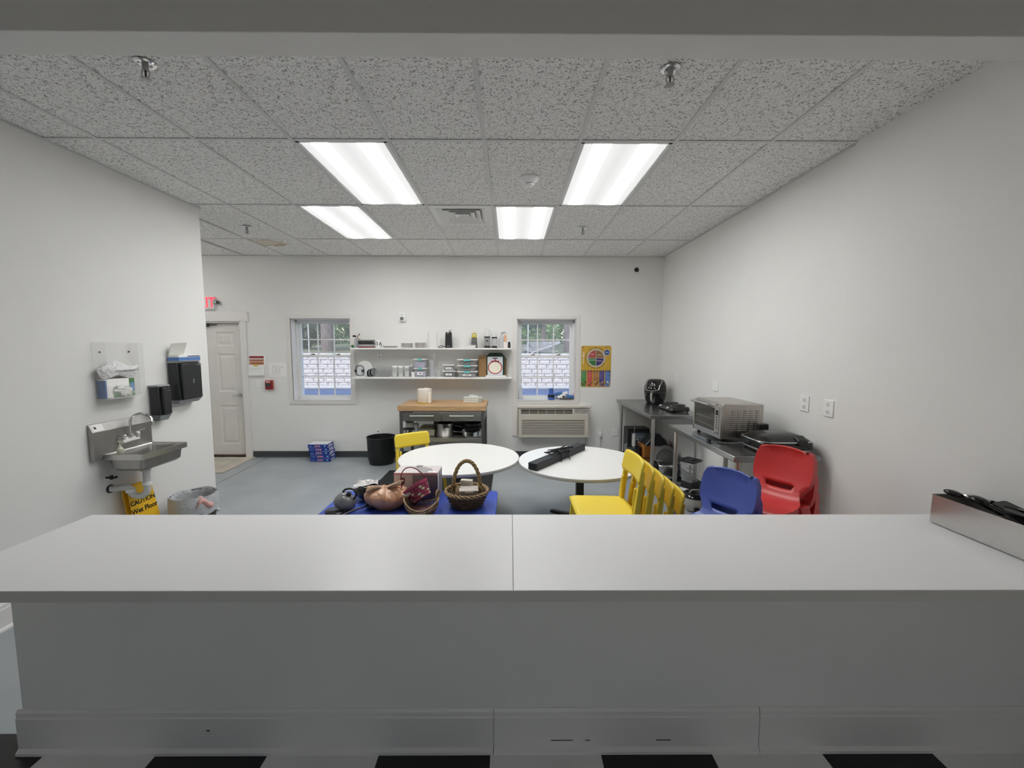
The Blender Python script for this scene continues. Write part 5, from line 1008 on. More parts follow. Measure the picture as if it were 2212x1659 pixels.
# ================================================================ MOULDED SCHOOL CHAIRS
def mk_school(label,M,loc,rz,group):
    t=thing('school_chair',label,'chair',loc,rz,group)
    P=[(-.178,.622),(-.182,.615),(-.176,.58),(-.166,.53),(-.156,.48),(-.148,.445),(-.142,.43),(-.134,.405),(-.124,.385),(-.105,.362),(-.07,.346),(-.02,.338),(.04,.336),(.10,.338),(.14,.336),(.158,.325),(.166,.305)]
    Wd=[.118,.142,.160,.166,.166,.160,.148,.130,.122,.130,.152,.163,.168,.168,.164,.158,.150]
    n=len(P)-1; nv=16
    def f(u,v):
        i=round(u*n); x,z=P[i]; w_=Wd[i]; e=(v-.5)*2*1.12; fl=0
        if abs(e)>1: fl=(abs(e)-1)/.12; e=math.copysign(1,e)
        bk=max(0,min(1,(z-.40)/.1)); dip=(.022*(1-e*e))*bk; sd=(.010*(1-e*e))*(1-bk)
        arch=.016*(1-e*e) if i<2 else 0
        return (x-dip-.034*fl*bk,e*w_,z+arch-sd-.030*fl*(1-bk))
    b=B(); b.grid(f,n,nv,skip=lambda i,j:(i in(6,) and 4<=j<12)); b.obj('shell',M,t,solid=.010,ang=55)
    for sx_,nm in((-1,'rear_leg'),(1,'front_leg')):
        for s in(-1,1):
            b=B(); x0=.10 if sx_>0 else -.10; x1=.175 if sx_>0 else -.20
            b.hexa([(x1-.022,s*.185-.016,0),(x1+.022,s*.185-.016,0),(x1+.022,s*.185+.016,0),(x1-.022,s*.185+.016,0),(x0-.05,s*.148-.018,.335),(x0+.05,s*.148-.018,.335),(x0+.05,s*.148+.018,.335),(x0-.05,s*.148+.018,.335)]); b.obj(nm,M,t,bevel=.006)
    b=B(); b.box(-.09,-.15,.27,-.06,.15,.31); b.obj('cross_rail',M,t,bevel=.006)
    return t
ORD=['topmost','second','third','fourth','bottom']
ang=math.atan2(-.50,-.866)
def stack(M,col,n,x,y,z,where,g):
    p=None; d=Vector((math.cos(ang),math.sin(ang)))
    for k in range(n):
        nm=ORD[k] if k<n-1 else 'bottom'; lb=f'{nm} {col} plastic school chair in the stack {where}'; l=(x-d.x*.024*k,y-d.y*.024*k,z-.103*k)
        if p is None: p=mk_school(lb,M,l,ang,g)
        else: dup(p,loc=l,rz=ang,label=lb)
stack(RED,'red',5,1.50,2.36,.418,'near the right wall','stacked red chairs'); stack(BLUE,'blue',4,1.11,2.24,.313,'between the red and yellow chairs','stacked blue chairs')
# ================================================================ BLUE TABLE AND WHAT LIES ON IT
t=thing('blue_table','low blue topped table behind the serving counter','table',(-.727,3.03,0)); BT2=mat('blue_laminate',(.04,.085,.46),.38,var=.06,vs=5)
b=B(); b.prism(rrect(-.63,-.31,.63,.31,.03),.445,.47); b.obj('tabletop',BT2,t,bevel=.004)
for sx_ in(-.56,.56):
    for s in(-.25,.25): b=B(); b.tube([(sx_,s,.445),(sx_,s,0)],.016,10); b.obj('leg',CHROME,t)
TZ=.4705
KG=mat('kettle_grey',(.22,.225,.23),.25,.2)
t=thing('kettle','grey dome kettle with a black handle lying on the blue table','kettle',(-1.205,2.94,TZ),R(20)); t.scale=(.78,.78,.78)
b=B(); b.lathe([(.0,-.01),(.088,-.01),(.098,.01),(.097,.035),(.085,.07),(.06,.095),(.03,.105),(0,.107)],n=32); o=b.obj('body',KG,t); o.location=(0,0,.052); o.rotation_euler=(R(14),R(26),0)
b=B(); b.cyl((0,0,.105),.022,.02,n=16); b.obj('lid_knob',BLACKG,o)
b=B(); b.tube([(.05,-.02,.075),(.062,-.01,.12),(.055,0,.155),(.02,.0,.175),(-.02,0,.172),(-.05,0,.15),(-.058,0,.12)],[.014,.015,.014,.013,.013,.014,.016],8,flat=.7); b.obj('handle',BLACK,o)
b=B(); b.cyl((.088,-.02,.03),.010,.012,'x',12); b.obj('spout_hole',BLACK,o)
b=B(); b.lathe([(.085,0),(.10,.008),(.10,.026),(.09,.03)],n=28,sx=1.1); q=b.obj('base',BLACKG,t); q.location=(-.05,-.05,0)
t=thing('black_bundle','glossy black wrapped bundle behind the kettle','bundle',(-1.09,3.13,TZ)); b=B(); b.grid(lambda u,v:((.10+.010*math.sin(8*u*PI+v*5))*math.cos(2*PI*u)*math.sin(PI*(.1+.9*v))**.4,(.07+.01*math.sin(6*u*PI))*math.sin(2*PI*u)*math.sin(PI*(.1+.9*v))**.4,.11*(1-v)+.01*math.sin(12*u)),24,8); b.obj('wrap',mat('bin_bag_black',(.010,.010,.011),.25,bump=.8,bs=14,bd=.02),t); b=B(); b.box(-.05,-.06,.09,.04,-.03,.102); b.obj('fold',BLACKG,t,bevel=.004)
t=thing('crumpled_paper','crumpled white paper towel on the black bundle','paper',(-1.15,3.21,TZ+.045)); random.seed(7); hh=[[random.uniform(.03,.10) for _ in range(10)] for _ in range(10)]
b=B(); b.grid(lambda u,v:(-.09+.18*u+.02*v,-.05+.10*v,hh[round(u*9)][round(v*9)]*(.5+.5*v)),9,9); b.obj('sheet',PAPER,t,solid=.003); b=B(); b.grid(lambda u,v:(-.07+.14*u,-.045+.09*v,.002+.03*hh[round(v*9)][round(u*9)]*8),9,9); b.obj('fold',PAPER,t,solid=.003)
t=thing('ladle','black ladle with a grey bowl lying on the blue table','ladle',(-1.04,2.90,TZ)); b=B(); b.lathe_open([(0,.002),(.02,.004),(.034,.022),(.036,.034),(.033,.034),(.02,.010),(0,.008)],c=(.02,.06,0),n=20); b.obj('bowl',mat('ladle_grey',(.20,.20,.20),.3,.6),t); b=B(); b.tube([(0,.035,.03),(-.05,-.02,.028),(-.12,-.09,.012)],[.006,.007,.009],8); b.obj('handle',BLACK,t)
# produce bag
ORB=mat('produce_bag',(.62,.26,.11),.2,col2=(.64,.42,.30),vs=7,bump=.8,bs=16,bd=.03,detail=4)
t=thing('produce_bag','tied translucent bag of orange produce on the blue table','bag',(-.90,2.99,TZ))
def bagf(u,v):
    a=2*PI*u; fold=.017*math.sin(9*a+2*v)+.010*math.sin(17*a+1)
    if v<.7: q=v/.7; r_=.155*math.sin(PI*(.12+.60*q))**.6+fold*q; z=.125*q**.8
    else: q=(v-.7)/.3; r_=(.115*(1-q)+.018)+fold*(1.0-.6*q); z=.125+.045*q
    return (r_*math.cos(a)*1.05,r_*math.sin(a)*.8,max(.001,z))
b=B(); b.grid(bagf,48,14); b.obj('bag',ORB,t)
b=B(); b.grid(lambda u,v:(.0+.11*u,-.02+.04*(v-.5)*(1+1.2*u)+.006*math.sin(20*v),.15+.05*u+.012*math.sin(9*v+3*u)),8,8); b.grid(lambda u,v:(-.03-.11*u,.03*(v-.5)*(1+1.8*u)-.03,.15+.0*u+.018*math.sin(7*v+4*u)),8,8); b.obj('bag_ears',mat('bag_tan',(.52,.36,.25),.3,bump=.6,bs=20,bd=.02),t,solid=.003)
# carton
t=thing('appliance_carton','pink and grey printed appliance carton on the blue table','carton',(-.722,3.23,TZ)); CW=mat('carton_white',(.66,.60,.60),.5); CDK=mat('carton_dark',(.14,.11,.12),.45,col2=(.30,.26,.27),vs=5)
b=B(); b.box(-.168,-.10,0,.168,.10,.215); b.obj('box',CW,t,bevel=.002); b=B(); b.box(-.025,-.1010,0,.1685,-.0995,.20); b.box(.1680,-.04,0,.1690,.1005,.20); b.obj('dark_print',CDK,t,smooth=False); b=B(); b.box(-.1685,-.1014,.203,.1685,-.0996,.2155); b.obj('pink_edge',mat('carton_pink',(.62,.28,.29),.5),t,smooth=False)
b=B(); b.prism([(-.118,.135),(-.085,.135),(-.085,.17),(-.083,.178),(-.120,.178),(-.118,.165)],-.1016,-.1000,'xz'); b.prism([(-.118,.135),(-.085,.135),(-.1015,.118)],-.1016,-.1,'xz'); b.obj('shield_logo',mat('logo_brown',(.10,.06,.05),.5),t,smooth=False); b=B(); b.prism(circ(-.1015,.155,.008,10),-.1022,-.1014,'xz'); b.obj('shield_spot',CW,t,smooth=False); b=B(); b.box(-.115,-.1016,.085,-.07,-.1,.093); b.box(-.10,-.1016,.1,-.09,-.1,.103); b.obj('print_line',mat('logo_brown',(.10,.06,.05),.5),t,smooth=False)
b=B(); b.box(.168,-.09,.05,.1698,-.05,.18); b.obj('side_label',CW,t,smooth=False); b=B(); b.prism([(.02,-.09),(.14,-.09),(.10,.02),(.0,.09),(-.04,.09)],.215,.2158); b.obj('top_print',mat('carton_grey',(.36,.33,.34),.5),t,smooth=False); b=B(); b.prism(rrect(-.055,.03,.045,.075,.02),.2158,.2185); b.obj('carry_handle',mat('carton_flap',(.52,.48,.48),.5),t,smooth=False); b=B(); b.prism(rrect(-.03,.045,.02,.09,.01),.2186,.2205); b.obj('handle_slot',CDK,t,smooth=False); b=B(); b.box(.09,-.085,.2158,.15,-.06,.2164); b.obj('shipping_label',PAPER,t,smooth=False)
# ---- baskets
WICK=mat('wicker',(.115,.07,.032),.6,var=.4,vs=30); WICK2=mat('wicker_light',(.33,.22,.10),.55,var=.35,vs=40)
def woven(b,prof,n,rows,r_,amp,sx_=1,sy_=1,ph=0):
    for j in range(rows):
        q=j/(rows-1); rr,z=prof(q); pts=[]
        for i in range(n):
            a=2*PI*i/n; d=amp*(1 if (i+j)%2 else -1); pts.append(((rr+d)*math.cos(a)*sx_,(rr+d)*math.sin(a)*sy_,z+.0*math.sin(a)))
        b.tube(pts,r_,5,closed=True)
t=thing('wicker_basket','large brown wicker basket with a twisted handle on the blue table','basket',(-.318,3.03,TZ),R(-8))
b=B(); pf=lambda q:(.105+.048*q**.8,.006+.098*q); woven(b,pf,28,9,.0072,.006); b.obj('woven_wall',WICK,t)
b=B(); b.cyl((0,0,.001),.10,.008,n=28); b.obj('bottom',WICK,t); b=B()
for i in range(18): a=2*PI*i/18; b.tube([(.104*math.cos(a),.104*math.sin(a),.004),(.135*math.cos(a),.135*math.sin(a),.06),(.152*math.cos(a),.152*math.sin(a),.105)],.004,5)
b.obj('stake',WICK,t)
b=B()
for k in range(3): b.tube([((.156+.008*math.sin(a*9+k*2.1))*math.cos(a),(.156+.008*math.sin(a*9+k*2.1))*math.sin(a),.112+.010*math.cos(a*9+k*2.1)) for a in [2*PI*i/72 for i in range(72)]],.0065,6,closed=True)
b.obj('braided_rim',WICK2,t)
b=B()
for k in range(3):
    pts=[]
    for i in range(49):
        q=i/48; a=PI*q; tw=q*34+k*2.09; c_=Vector((-.105*math.cos(a),.02*math.sin(a)-.01,.09+.245*math.sin(a)**.85)); nrm=Vector((-math.cos(a),0,math.sin(a))); pts.append(c_+nrm*.009*math.cos(tw)+Vector((0,1,0))*.009*math.sin(tw))
    b.tube(pts,.0075,6)
b.obj('twisted_handle',WICK2,t)
t=thing('plastic_tub','white plastic tub lying in the wicker basket','tub',(-.30,2.985,TZ+.055),R(6)); b=B(); b.hexa([(-.055,-.04,0),(.055,-.04,0),(.055,.04,0),(-.055,.04,0),(-.065,-.05,.085),(.065,-.05,.085),(.065,.05,.085),(-.065,.05,.085)]); b.obj('tub',mat('tub_frost',(.50,.46,.42),.35),t,bevel=.006); b=B(); b.box(-.07,-.055,.082,.07,.055,.09); b.box(-.03,-.058,.07,.03,-.052,.085); b.obj('rim',mat('tub_rim',(.60,.56,.52),.35),t,bevel=.003)
t=thing('paper_box','cream card box standing behind the tub in the wicker basket','box',(-.325,3.075,TZ+.06),R(-12)); b=B(); b.box(-.045,-.02,0,.045,.02,.12); b.obj('box',mat('card_cream',(.66,.60,.52),.6),t,bevel=.002); b=B(); b.box(-.045,-.021,.10,.045,.021,.102); b.obj('lid_seam',mat('card_seam',(.40,.34,.28),.6),t)
t=thing('wooden_bowl','pale wooden bowl tipped in the wicker basket','bowl',(-.385,3.02,TZ+.07)); b=B(); b.lathe_open([(0,0),(.03,.003),(.055,.03),(.062,.06),(.058,.06),(.05,.03),(.028,.01),(0,.008)],n=24); o=b.obj('bowl',mat('pale_wood',(.58,.42,.27),.5,var=.1,vs=10),t); o.rotation_euler=(R(-20),R(45),0); b=B(); b.cyl((0,0,-.003),.025,.006,n=16); b.obj('foot_ring',mat('pale_wood',(.58,.42,.27),.5),o)
t=thing('small_wicker_basket','small scoop shaped wicker basket at the front of the blue table','basket',(-.632,2.90,TZ))
def scoop(a): a+=.3; return .070+.030*math.cos(2*a)-.006*math.cos(a)
b=B(); rows=15
for i in range(54):
    a=2*PI*i/54; h_=scoop(a-.3); b.tube([(.095*math.cos(a),.075*math.sin(a),.003),(.118*math.cos(a),.095*math.sin(a),h_*.5),(.122*math.cos(a),.10*math.sin(a),h_)],.0032,5)
b.obj('stake',WICK2,t); b=B()
for q in(.12,.5,.95): b.tube([((.095+.028*min(1,q*1.5))*math.cos(a),(.075+.026*min(1,q*1.5))*math.sin(a),scoop(a-.3)*q+.004) for a in [2*PI*i/48 for i in range(48)]],.006 if q>.9 else .004,6,closed=True)
b.obj('hoop',WICK2,t); b=B(); b.tube([(.113+.005*math.cos(a),.02+.035*math.cos(a),.118+.035*math.sin(a)) for a in [2*PI*i/20 for i in range(20)]],.006,6,closed=True); b.obj('ring_handle',WICK2,t); b=B(); b.cyl((0,0,.002),.09,.006,n=24); b.obj('bottom',WICK,t)
b=B(); b.grid(lambda u,v:(-.08+.17*u,-.065+.13*v,.022+.016*math.sin(9*u)*math.cos(8*v)),10,8); b.obj('lining_cloth',mat('maroon_cloth',(.10,.035,.045),.8),t,solid=.004)
# pink chip basket, tipped
PK=mat('pink_chip',(.36,.04,.10),.45); PKD=mat('maroon_chip',(.13,.015,.045),.45); PKL=mat('cream_chip',(.60,.46,.36),.5)
t=thing('pink_basket','pink woven chip basket tipped over on the small wicker basket','basket',(-.668,3.0,TZ+.10)); H=thing('x','x','x'); bpy.data.objects.remove(H)
tilt=(R(-15),R(-35),R(0))
def part(bb,nm,M): o=bb.obj(nm,M,t); o.rotation_euler=tilt; return o
pr2=lambda q:(.068+.028*q,-.045+.10*q)
b=B(); b.lathe_open([(0,-.044),(.066,-.044),(.094,.054)],n=36); part(b,'liner_wall',PKD)
for j,q in enumerate((.12,.34,.56,.76)):
    rr,z=pr2(q)
    for i in range(18):
        b=B(); a=2*PI*(i+.5*(j%2))/18; ca,sa=math.cos(a),math.sin(a); d_=.004 if True else 0; hw_=.0125
        P=[]
        for zz in(-.008,.008):
            for (s_,ro) in((-1,.0005),(1,.0005),(1,.004),(-1,.004)): R_2=rr+.028*zz/.1+ro; aa=a+s_*hw_/rr; P.append((R_2*math.cos(aa),R_2*math.sin(aa),z+zz))
        b.hexa(P); part(b,'chip_strip',PKL if (i+j)%3==0 else PK)
b=B(); b.lathe_open([(.091,.045),(.099,.045),(.104,.066),(.097,.068),(.091,.045)],n=40); part(b,'rim_band',PK)
b=B(); b.tube([(-.100*math.cos(a),.012*math.sin(a),.05+.165*math.sin(a)) for a in [PI*i/20 for i in range(21)]],.0042,6); part(b,'wire_handle',mat('maroon_wire',(.16,.015,.035),.4))
b=B(); b.cyl((0,0,-.046),.064,.004,n=28); part(b,'bottom',PKD)
t=thing('plastic_connector','white cross shaped plastic piece in the pink basket','connector',(-.735,2.945,TZ+.10),R(20)); b=B(); b.box(-.035,-.012,0,.035,.012,.02); b.box(-.012,-.012,.02,.012,.012,.045); b.obj('cross_body',WHITE,t,bevel=.003); b=B(); b.box(-.045,-.014,-.002,-.033,.014,.022); b.box(.033,-.014,-.002,.045,.014,.022); b.obj('end_cap',WHITE,t,bevel=.003)
# ================================================================ STEEL TABLES AND APPLIANCES
SZ=.89
def steel_table(label,x0,x1,y0,y1):
    t=thing('steel_table',label,'table',((x0+x1)/2,(y0+y1)/2,0),0,'steel work tables along the right wall'); w=(x1-x0)/2; d=(y1-y0)/2
    b=B(); b.box(-w,-d,SZ-.042,w,d,SZ-.0); b.obj('tabletop',mat('table_steel',(.34,.35,.355),.26,1.0,var=.06,vs=6),t,bevel=.006)
    for sx_ in(-1,1):
        for s in(-1,1):
            b=B(); b.cyl((sx_*(w-.06),s*(d-.06),.03),.0205,SZ-.07,n=14); l=b.obj('leg',STEEL,t); b=B(); b.lathe([(.014,0),(.022,.006),(.022,.03),(.018,.034)],c=(sx_*(w-.06),s*(d-.06),0),n=14); b.obj('foot',GREY,l)
    return t
steel_table('far steel work table in the corner under the air fryer',1.575,2.195,4.61,6.08); steel_table('near steel work table under the toaster oven',1.572,2.19,2.845,4.065)
# air fryer
t=thing('air_fryer','black egg shaped air fryer on the far steel table','air fryer',(2.01,5.70,SZ+.0005),R(-34)); 
b=B(); b.lathe([(.10,.0),(.115,.006),(.135,.06),(.150,.15),(.147,.23),(.128,.29),(.105,.318),(.08,.328),(0,.330)],n=40,sx=.98,sy=1.05); b.obj('body',BLACKG,t)
def surf(a,z):
    pr_=[(.0,.112),(.06,.135),(.15,.150),(.23,.147),(.29,.128),(.318,.105),(.328,.08)]
    for i in range(len(pr_)-1):
        if pr_[i][0]<=z<=pr_[i+1][0]: q=(z-pr_[i][0])/(pr_[i+1][0]-pr_[i][0]); rr=pr_[i][1]*(1-q)+pr_[i+1][1]*q; break
    else: rr=.08
    rr+=.002; return (rr*math.sin(a)*.98,-rr*math.cos(a)*1.05,z)
b=B(); pth=[(R(-50),.325),(R(-46),.29),(R(-44),.24),(R(-40),.195),(R(-26),.178),(R(0),.175),(R(22),.18),(R(34),.20),(R(38),.245),(R(48),.275),(R(62),.305),(R(66),.325)]
b.tube([surf(a,z) for a,z in pth],.0045,6); b.obj('chrome_trim',mat('trim_silver',(.72,.72,.72),.25,.7),t)
b=B(); 
for a in(-20,-5,12): b.sph(surf(R(a),.215),(.010,.006,.006),8,5)
b.sph(surf(R(12),.245),(.012,.005,.004),8,5); b.obj('control_light',mat('panel_white',(.75,.75,.75),.3),t)
b=B(); b.tube([(.0,-.158,.155),(.0,-.19,.15),(0,-.195,.10),(0,-.19,.05),(0,-.150,.045)],[.010,.013,.014,.013,.010],8,flat=.6); b.obj('basket_handle',mat('handle_silver',(.5,.5,.48),.3,.6),t)
b=B(); b.lathe_open([(.151,.150),(.1525,.153),(.151,.156)],n=40,sx=.98,sy=1.05); b.obj('seam',DKGREY,t)
# hot plate
t=thing('hot_plate','black two burner hot plate on the far steel table','hot plate',(2.015,5.03,SZ+.0005)); b=B(); b.hexa([(-.135,-.215,.012),(.10,-.215,.012),(.10,.215,.012),(-.135,.215,.012),(-.10,-.20,.062),(.10,-.20,.062),(.10,.20,.062),(-.10,.20,.062)]); b.obj('body',BLACKG,t,bevel=.012)
for y in(-.105,.105): b=B(); b.lathe([(.085,.060),(.088,.066),(.082,.068)],c=(.005,y,0),n=28); br=b.obj('burner_ring',CHROME,t); b=B(); b.lathe([(.078,.064),(.078,.078),(.074,.081),(0,.081)],c=(.005,y,0),n=28); b.obj('burner_plate',mat('burner',(.03,.028,.027),.5,.5),br)
for y in(-.11,.11): b=B(); b.cyl((-.140,y,.036),.017,.02,'x',14); b.obj('knob',CHROME,t)
for x in(-.1,.08):
    for y in(-.18,.18): b=B(); b.cyl((x,y,0),.010,.014,n=10); b.obj('foot',BLACK,t)
# toaster oven
t=thing('toaster_oven','large stainless toaster oven on the near steel table','toaster oven',(1.70,3.30,SZ+.0005))
OS=mat('oven_steel',(.50,.47,.44),.33,1.0,var=.05,vs=20,stretch=(1,8,1)); D_,W_,H0,H1=.345,.50,.022,.305
b=B(); b.box(.02,0,H0,D_,W_,H1); b.obj('body',OS,t,bevel=.008)
b=B(); b.box(.0,0.0,H0,.022,.105,H1-.02); b.box(0,.105,H0,.022,W_,H0+.042); b.box(.0,.105,H1-.045,.022,W_,H1-.01); b.box(0,W_-.02,H0,.022,W_,H1-.02); b.obj('front_frame',STEEL,t,bevel=.003)
b=B(); b.box(.018,.105,H0+.042,.021,W_-.02,H1-.045); b.obj('oven_cavity',mat('oven_dark',(.05,.045,.035),.4),t,smooth=False)
b=B(); b.box(.004,.108,H0+.044,.008,W_-.022,H1-.047); b.obj('glass_door',clear('oven_glass',(.12,.12,.11),.25,.05),t,smooth=False)
b=B()
for z in(.10,.16): b.tube([(.012,.12,z),(.012,W_-.03,z)],.003,6)
b.obj('rack',CHROME,t)
b=B(); b.tube([(-.002,.14,H1-.03),(-.035,.14,H1-.022),(-.035,W_-.03,H1-.022),(-.002,W_-.03,H1-.03)],.010,8); b.obj('door_handle',STEEL,t)
b=B(); b.box(-.003,.03,H0+.03,.001,.09,H1-.04); cpn=b.obj('control_panel',mat('panel_grey',(.34,.34,.34),.35,.3),t,bevel=.002); b=B(); b.box(-.0045,.04,H1-.095,-.0025,.08,H1-.055); b.obj('display',BLACKG,cpn,smooth=False)
b=B()
for i in range(5): b.box(-.0045,.048,.10+i*.022,-.0028,.072,.108+i*.022)
b.box(-.0045,.036,.06,-.0028,.055,.066); b.box(-.0045,.065,.06,-.0028,.084,.066); b.obj('button',BLACK,cpn,smooth=False)
SLM=mat('slot_light',(.70,.66,.60),.45,.4)
for c in range(5):
    for r_ in range(11):
        b=B(); x=.085+c*.048; z=.085+r_*.0165; b.prism(rrect(x,z,x+.032,z+.010,.0045,3),-.0012,.001,'xz',1); b.prism(rrect(x+.001,z+.004,x+.031,z+.0105,.003,3),-.006,-.001,'xz',0); b.obj('vent_louver',[SLM,BLACK],t,smooth=False)
b=B(); b.prism(rrect(.055,.04,.066,.20,.004,3),-.002,.001,'xz'); b.prism(rrect(.055,.255,.075,.262,.003,3),-.002,.001,'xz'); b.obj('pressed_rib',OS,t)
for x in(.04,D_-.03):
    for y in(.04,W_-.04): b=B(); b.cyl((x,y,0),.014,.024,n=12); b.obj('foot',BLACK,t)
b=B(); b.box(.03,.06,H1-.001,D_-.02,.065,H1+.001); b.obj('top_crease',OS,t)
# griddle
t=thing('electric_skillet','black electric skillet with a glossy lid on the near steel table','skillet',(2.01,3.055,SZ+.0005)); SKB=mat('skillet_black',(.010,.010,.011),.2)
b=B(); b.prism(rrect(-.215,-.165,.175,.165,.06,8),.03,.085); b.obj('pan',SKB,t,bevel=.01); b=B(); b.prism(rrect(-.205,-.15,.165,.15,.055,8),.014,.03); b.obj('steel_base',STEEL,t,bevel=.003)
def lidf(u,v):
    a=2*PI*u; r_=v; sup=4.0; c_,s_=math.cos(a),math.sin(a); k=(abs(c_)**sup+abs(s_)**sup)**(-1/sup)
    return (-.02+.20*r_*k*c_,.168*r_*k*s_,.085+.055*(1-r_**3.2))
b=B(); b.grid(lidf,40,8); b.obj('lid',SKB,t); b=B(); b.tube([(-.02+.2*k*math.cos(a),.168*k*math.sin(a),.087) for a in [2*PI*i/60 for i in range(60)] for k in [(abs(math.cos(a))**4+abs(math.sin(a))**4)**-.25]],.005,6,closed=True); b.obj('lid_rim',CHROME,t)
b=B(); b.hexa([(.03,-.19,.06),(.10,-.19,.06),(.10,-.15,.07),(.03,-.15,.07),(.03,-.18,.105),(.10,-.18,.105),(.10,-.12,.135),(.03,-.12,.135)]); b.box(-.06,.145,.10,.02,.19,.165); b.obj('handle',BLACK,t,bevel=.008)
b=B(); b.tube([(-.24,.02,.05),(-.27,.08,.03),(-.30,.16,.010),(-.36,.22,.008),(-.385,.255,.008)],.005,6); b.box(-.40,.245,.001,-.38,.285,.02); b.obj('cord',BLACK,t)
for x in(-.17,.13):
    for y in(-.12,.12): b=B(); b.cyl((x,y,0),.010,.016,n=10); b.obj('foot',BLACK,t)
# ---- on the floor below
t=thing('blender','black blender with a square clear jar on the floor under the steel tables','blender',(1.99,4.47,0),R(-55))
b=B(); b.hexa([(-.10,-.12,0),(.10,-.12,0),(.10,.10,0),(-.10,.10,0),(-.075,-.06,.12),(.075,-.06,.12),(.075,.075,.12),(-.075,.075,.12)]); b.obj('base',BLACKG,t,bevel=.012); b=B(); b.hexa([(-.075,-.132,.012),(.075,-.132,.012),(.085,-.118,.010),(-.085,-.118,.010),(-.065,-.075,.115),(.065,-.075,.115),(.07,-.06,.115),(-.07,-.06,.115)]); b.obj('control_face',mat('blender_silver',(.42,.42,.42),.35,.5),t,bevel=.006); b=B(); b.hexa([(-.045,-.118,.042),(.045,-.118,.042),(.045,-.112,.042),(-.045,-.112,.042),(-.04,-.094,.090),(.04,-.094,.090),(.04,-.086,.09),(-.04,-.086,.09)]); b.obj('display',mat('display_blue',(.08,.10,.15),.3),t)
b=B(); b.hexa([(-.07,-.07,.12),(.07,-.07,.12),(.07,.07,.12),(-.07,.07,.12),(-.062,-.062,.19),(.062,-.062,.19),(.062,.062,.19),(-.062,.062,.19)]); b.obj('jar_collar',BLACK,t,bevel=.006); b=B(); b.hexa([(-.062,-.062,.19),(.062,-.062,.19),(.062,.062,.19),(-.062,.062,.19),(-.08,-.08,.405),(.08,-.08,.405),(.08,.08,.405),(-.08,.08,.405)]); b.obj('jar',CLEAR,t); b=B(); b.box(-.088,-.088,.405,.088,.088,.43); b.box(-.05,-.05,.43,.05,.05,.44); b.obj('lid',BLACK,t,bevel=.006)
b=B(); b.tube([(-.08,.0,.39),(-.125,-.0,.39),(-.125,0,.22),(-.068,0,.20)],[.014,.014,.013,.014],6); b.obj('handle',BLACK,t); b=B(); b.tube([(0,0,.19),(0,0,.36)],.010,8)
for z in(.22,.27,.32): b.cb((0,0,z),(.075,.012,.008))
b.obj('blade_shaft',BLACK,t)
b=B()
for k in range(5): b.box(.02,-.0712-.006*k*.55,.24+k*.03,.045,-.069-.006*k*.55,.242+k*.03)
b.obj('measure_mark',GREY,t)
t=thing('rice_cooker','white rice cooker with a black lid on the floor by the blue chairs','rice cooker',(1.885,4.10,0)); b=B(); b.lathe([(.075,.006),(.09,.02),(.115,.10),(.118,.145)],n=30); b.obj('body',mat('cooker_white',(.62,.61,.58),.35),t); b=B(); b.lathe([(.119,.145),(.121,.160),(.10,.185),(.06,.2),(0,.204)],n=30); b.obj('lid',BLACKG,t); b=B(); b.tube([(-.07,-.03,.19),(-.05,-.04,.225),(.05,-.05,.225),(.07,-.045,.185)],.009,8); b.obj('handle',STEEL,t); b=B(); b.box(-.05,-.118,.02,.0,-.085,.06); b.obj('control',BLACK,t,bevel=.006)
b=B(); b.lathe([(.06,0),(.065,.006)],n=20); b.obj('foot',BLACK,t)
t=thing('steel_can','small brushed steel canister against the right wall behind the blue chairs','canister',(2.135,4.20,0)); b=B(); b.lathe([(.09,0),(.09,.35),(.084,.355)],n=26); b.obj('body',STEEL,t); b=B(); b.lathe([(.092,.352),(.092,.365),(.06,.375),(0,.378)],n=26); b.obj('lid',STEELD,t)
t=thing('toaster','chrome and black two slot toaster on the floor below the far table','toaster',(1.925,4.97,.0495),R(-10)); b=B(); b.box(-.12,-.09,.012,.12,.09,.19); b.obj('chrome_shell',CHROME,t,bevel=.02); b=B(); b.box(-.15,-.095,.0,-.115,.095,.195); b.box(.115,-.095,0,.15,.095,.195); b.box(-.15,-.095,0,.15,.095,.016); b.obj('end_caps',BLACKG,t,bevel=.012); b=B(); b.box(-.09,-.045,.185,.09,-.02,.1925); b.box(-.09,.02,.185,.09,.045,.1925); b.obj('slot',BLACK,t); b=B(); b.box(.15,-.015,.12,.175,.015,.14); b.obj('lever',BLACK,t,bevel=.003)
t=thing('flat_scale','flat grey tray under the toaster on the floor','tray',(1.92,4.97,0)); b=B(); b.box(-.18,-.14,.004,.17,.13,.042); b.obj('slab',mat('tray_grey',(.22,.22,.22),.4),t,bevel=.008); b=B(); b.box(-.16,-.12,.042,.15,.11,.049); b.box(-.15,-.13,0,.15,.12,.004); b.obj('rubber_pad',DKGREY,t,bevel=.002)
t=thing('seat_cushion','grey padded cushion leaning behind the toaster','cushion',(2.04,5.33,0),R(-15)); CU=mat('cushion_grey',(.17,.17,.165),.8,var=.15,vs=9)
b=B(); b.sph((0,0,.20),(.16,.06,.18),20,12); b.obj('pad',CU,t); b=B(); b.sph((-.10,-.10,.13),(.12,.05,.08),18,10); b.obj('pad',CU,t)
b=B(); b.tube([(.13*math.cos(a),-.06,.20+.15*math.sin(a)) for a in [2*PI*i/24 for i in range(24)]],.006,6,closed=True); b.obj('piping',mat('cushion_piping',(.26,.26,.25),.7),t)
t=thing('orange_tote','orange and black tote bag on the floor under the air fryer','bag',(1.985,5.62,0)); OT=mat('tote_orange',(.36,.13,.02),.7,var=.1,vs=8)
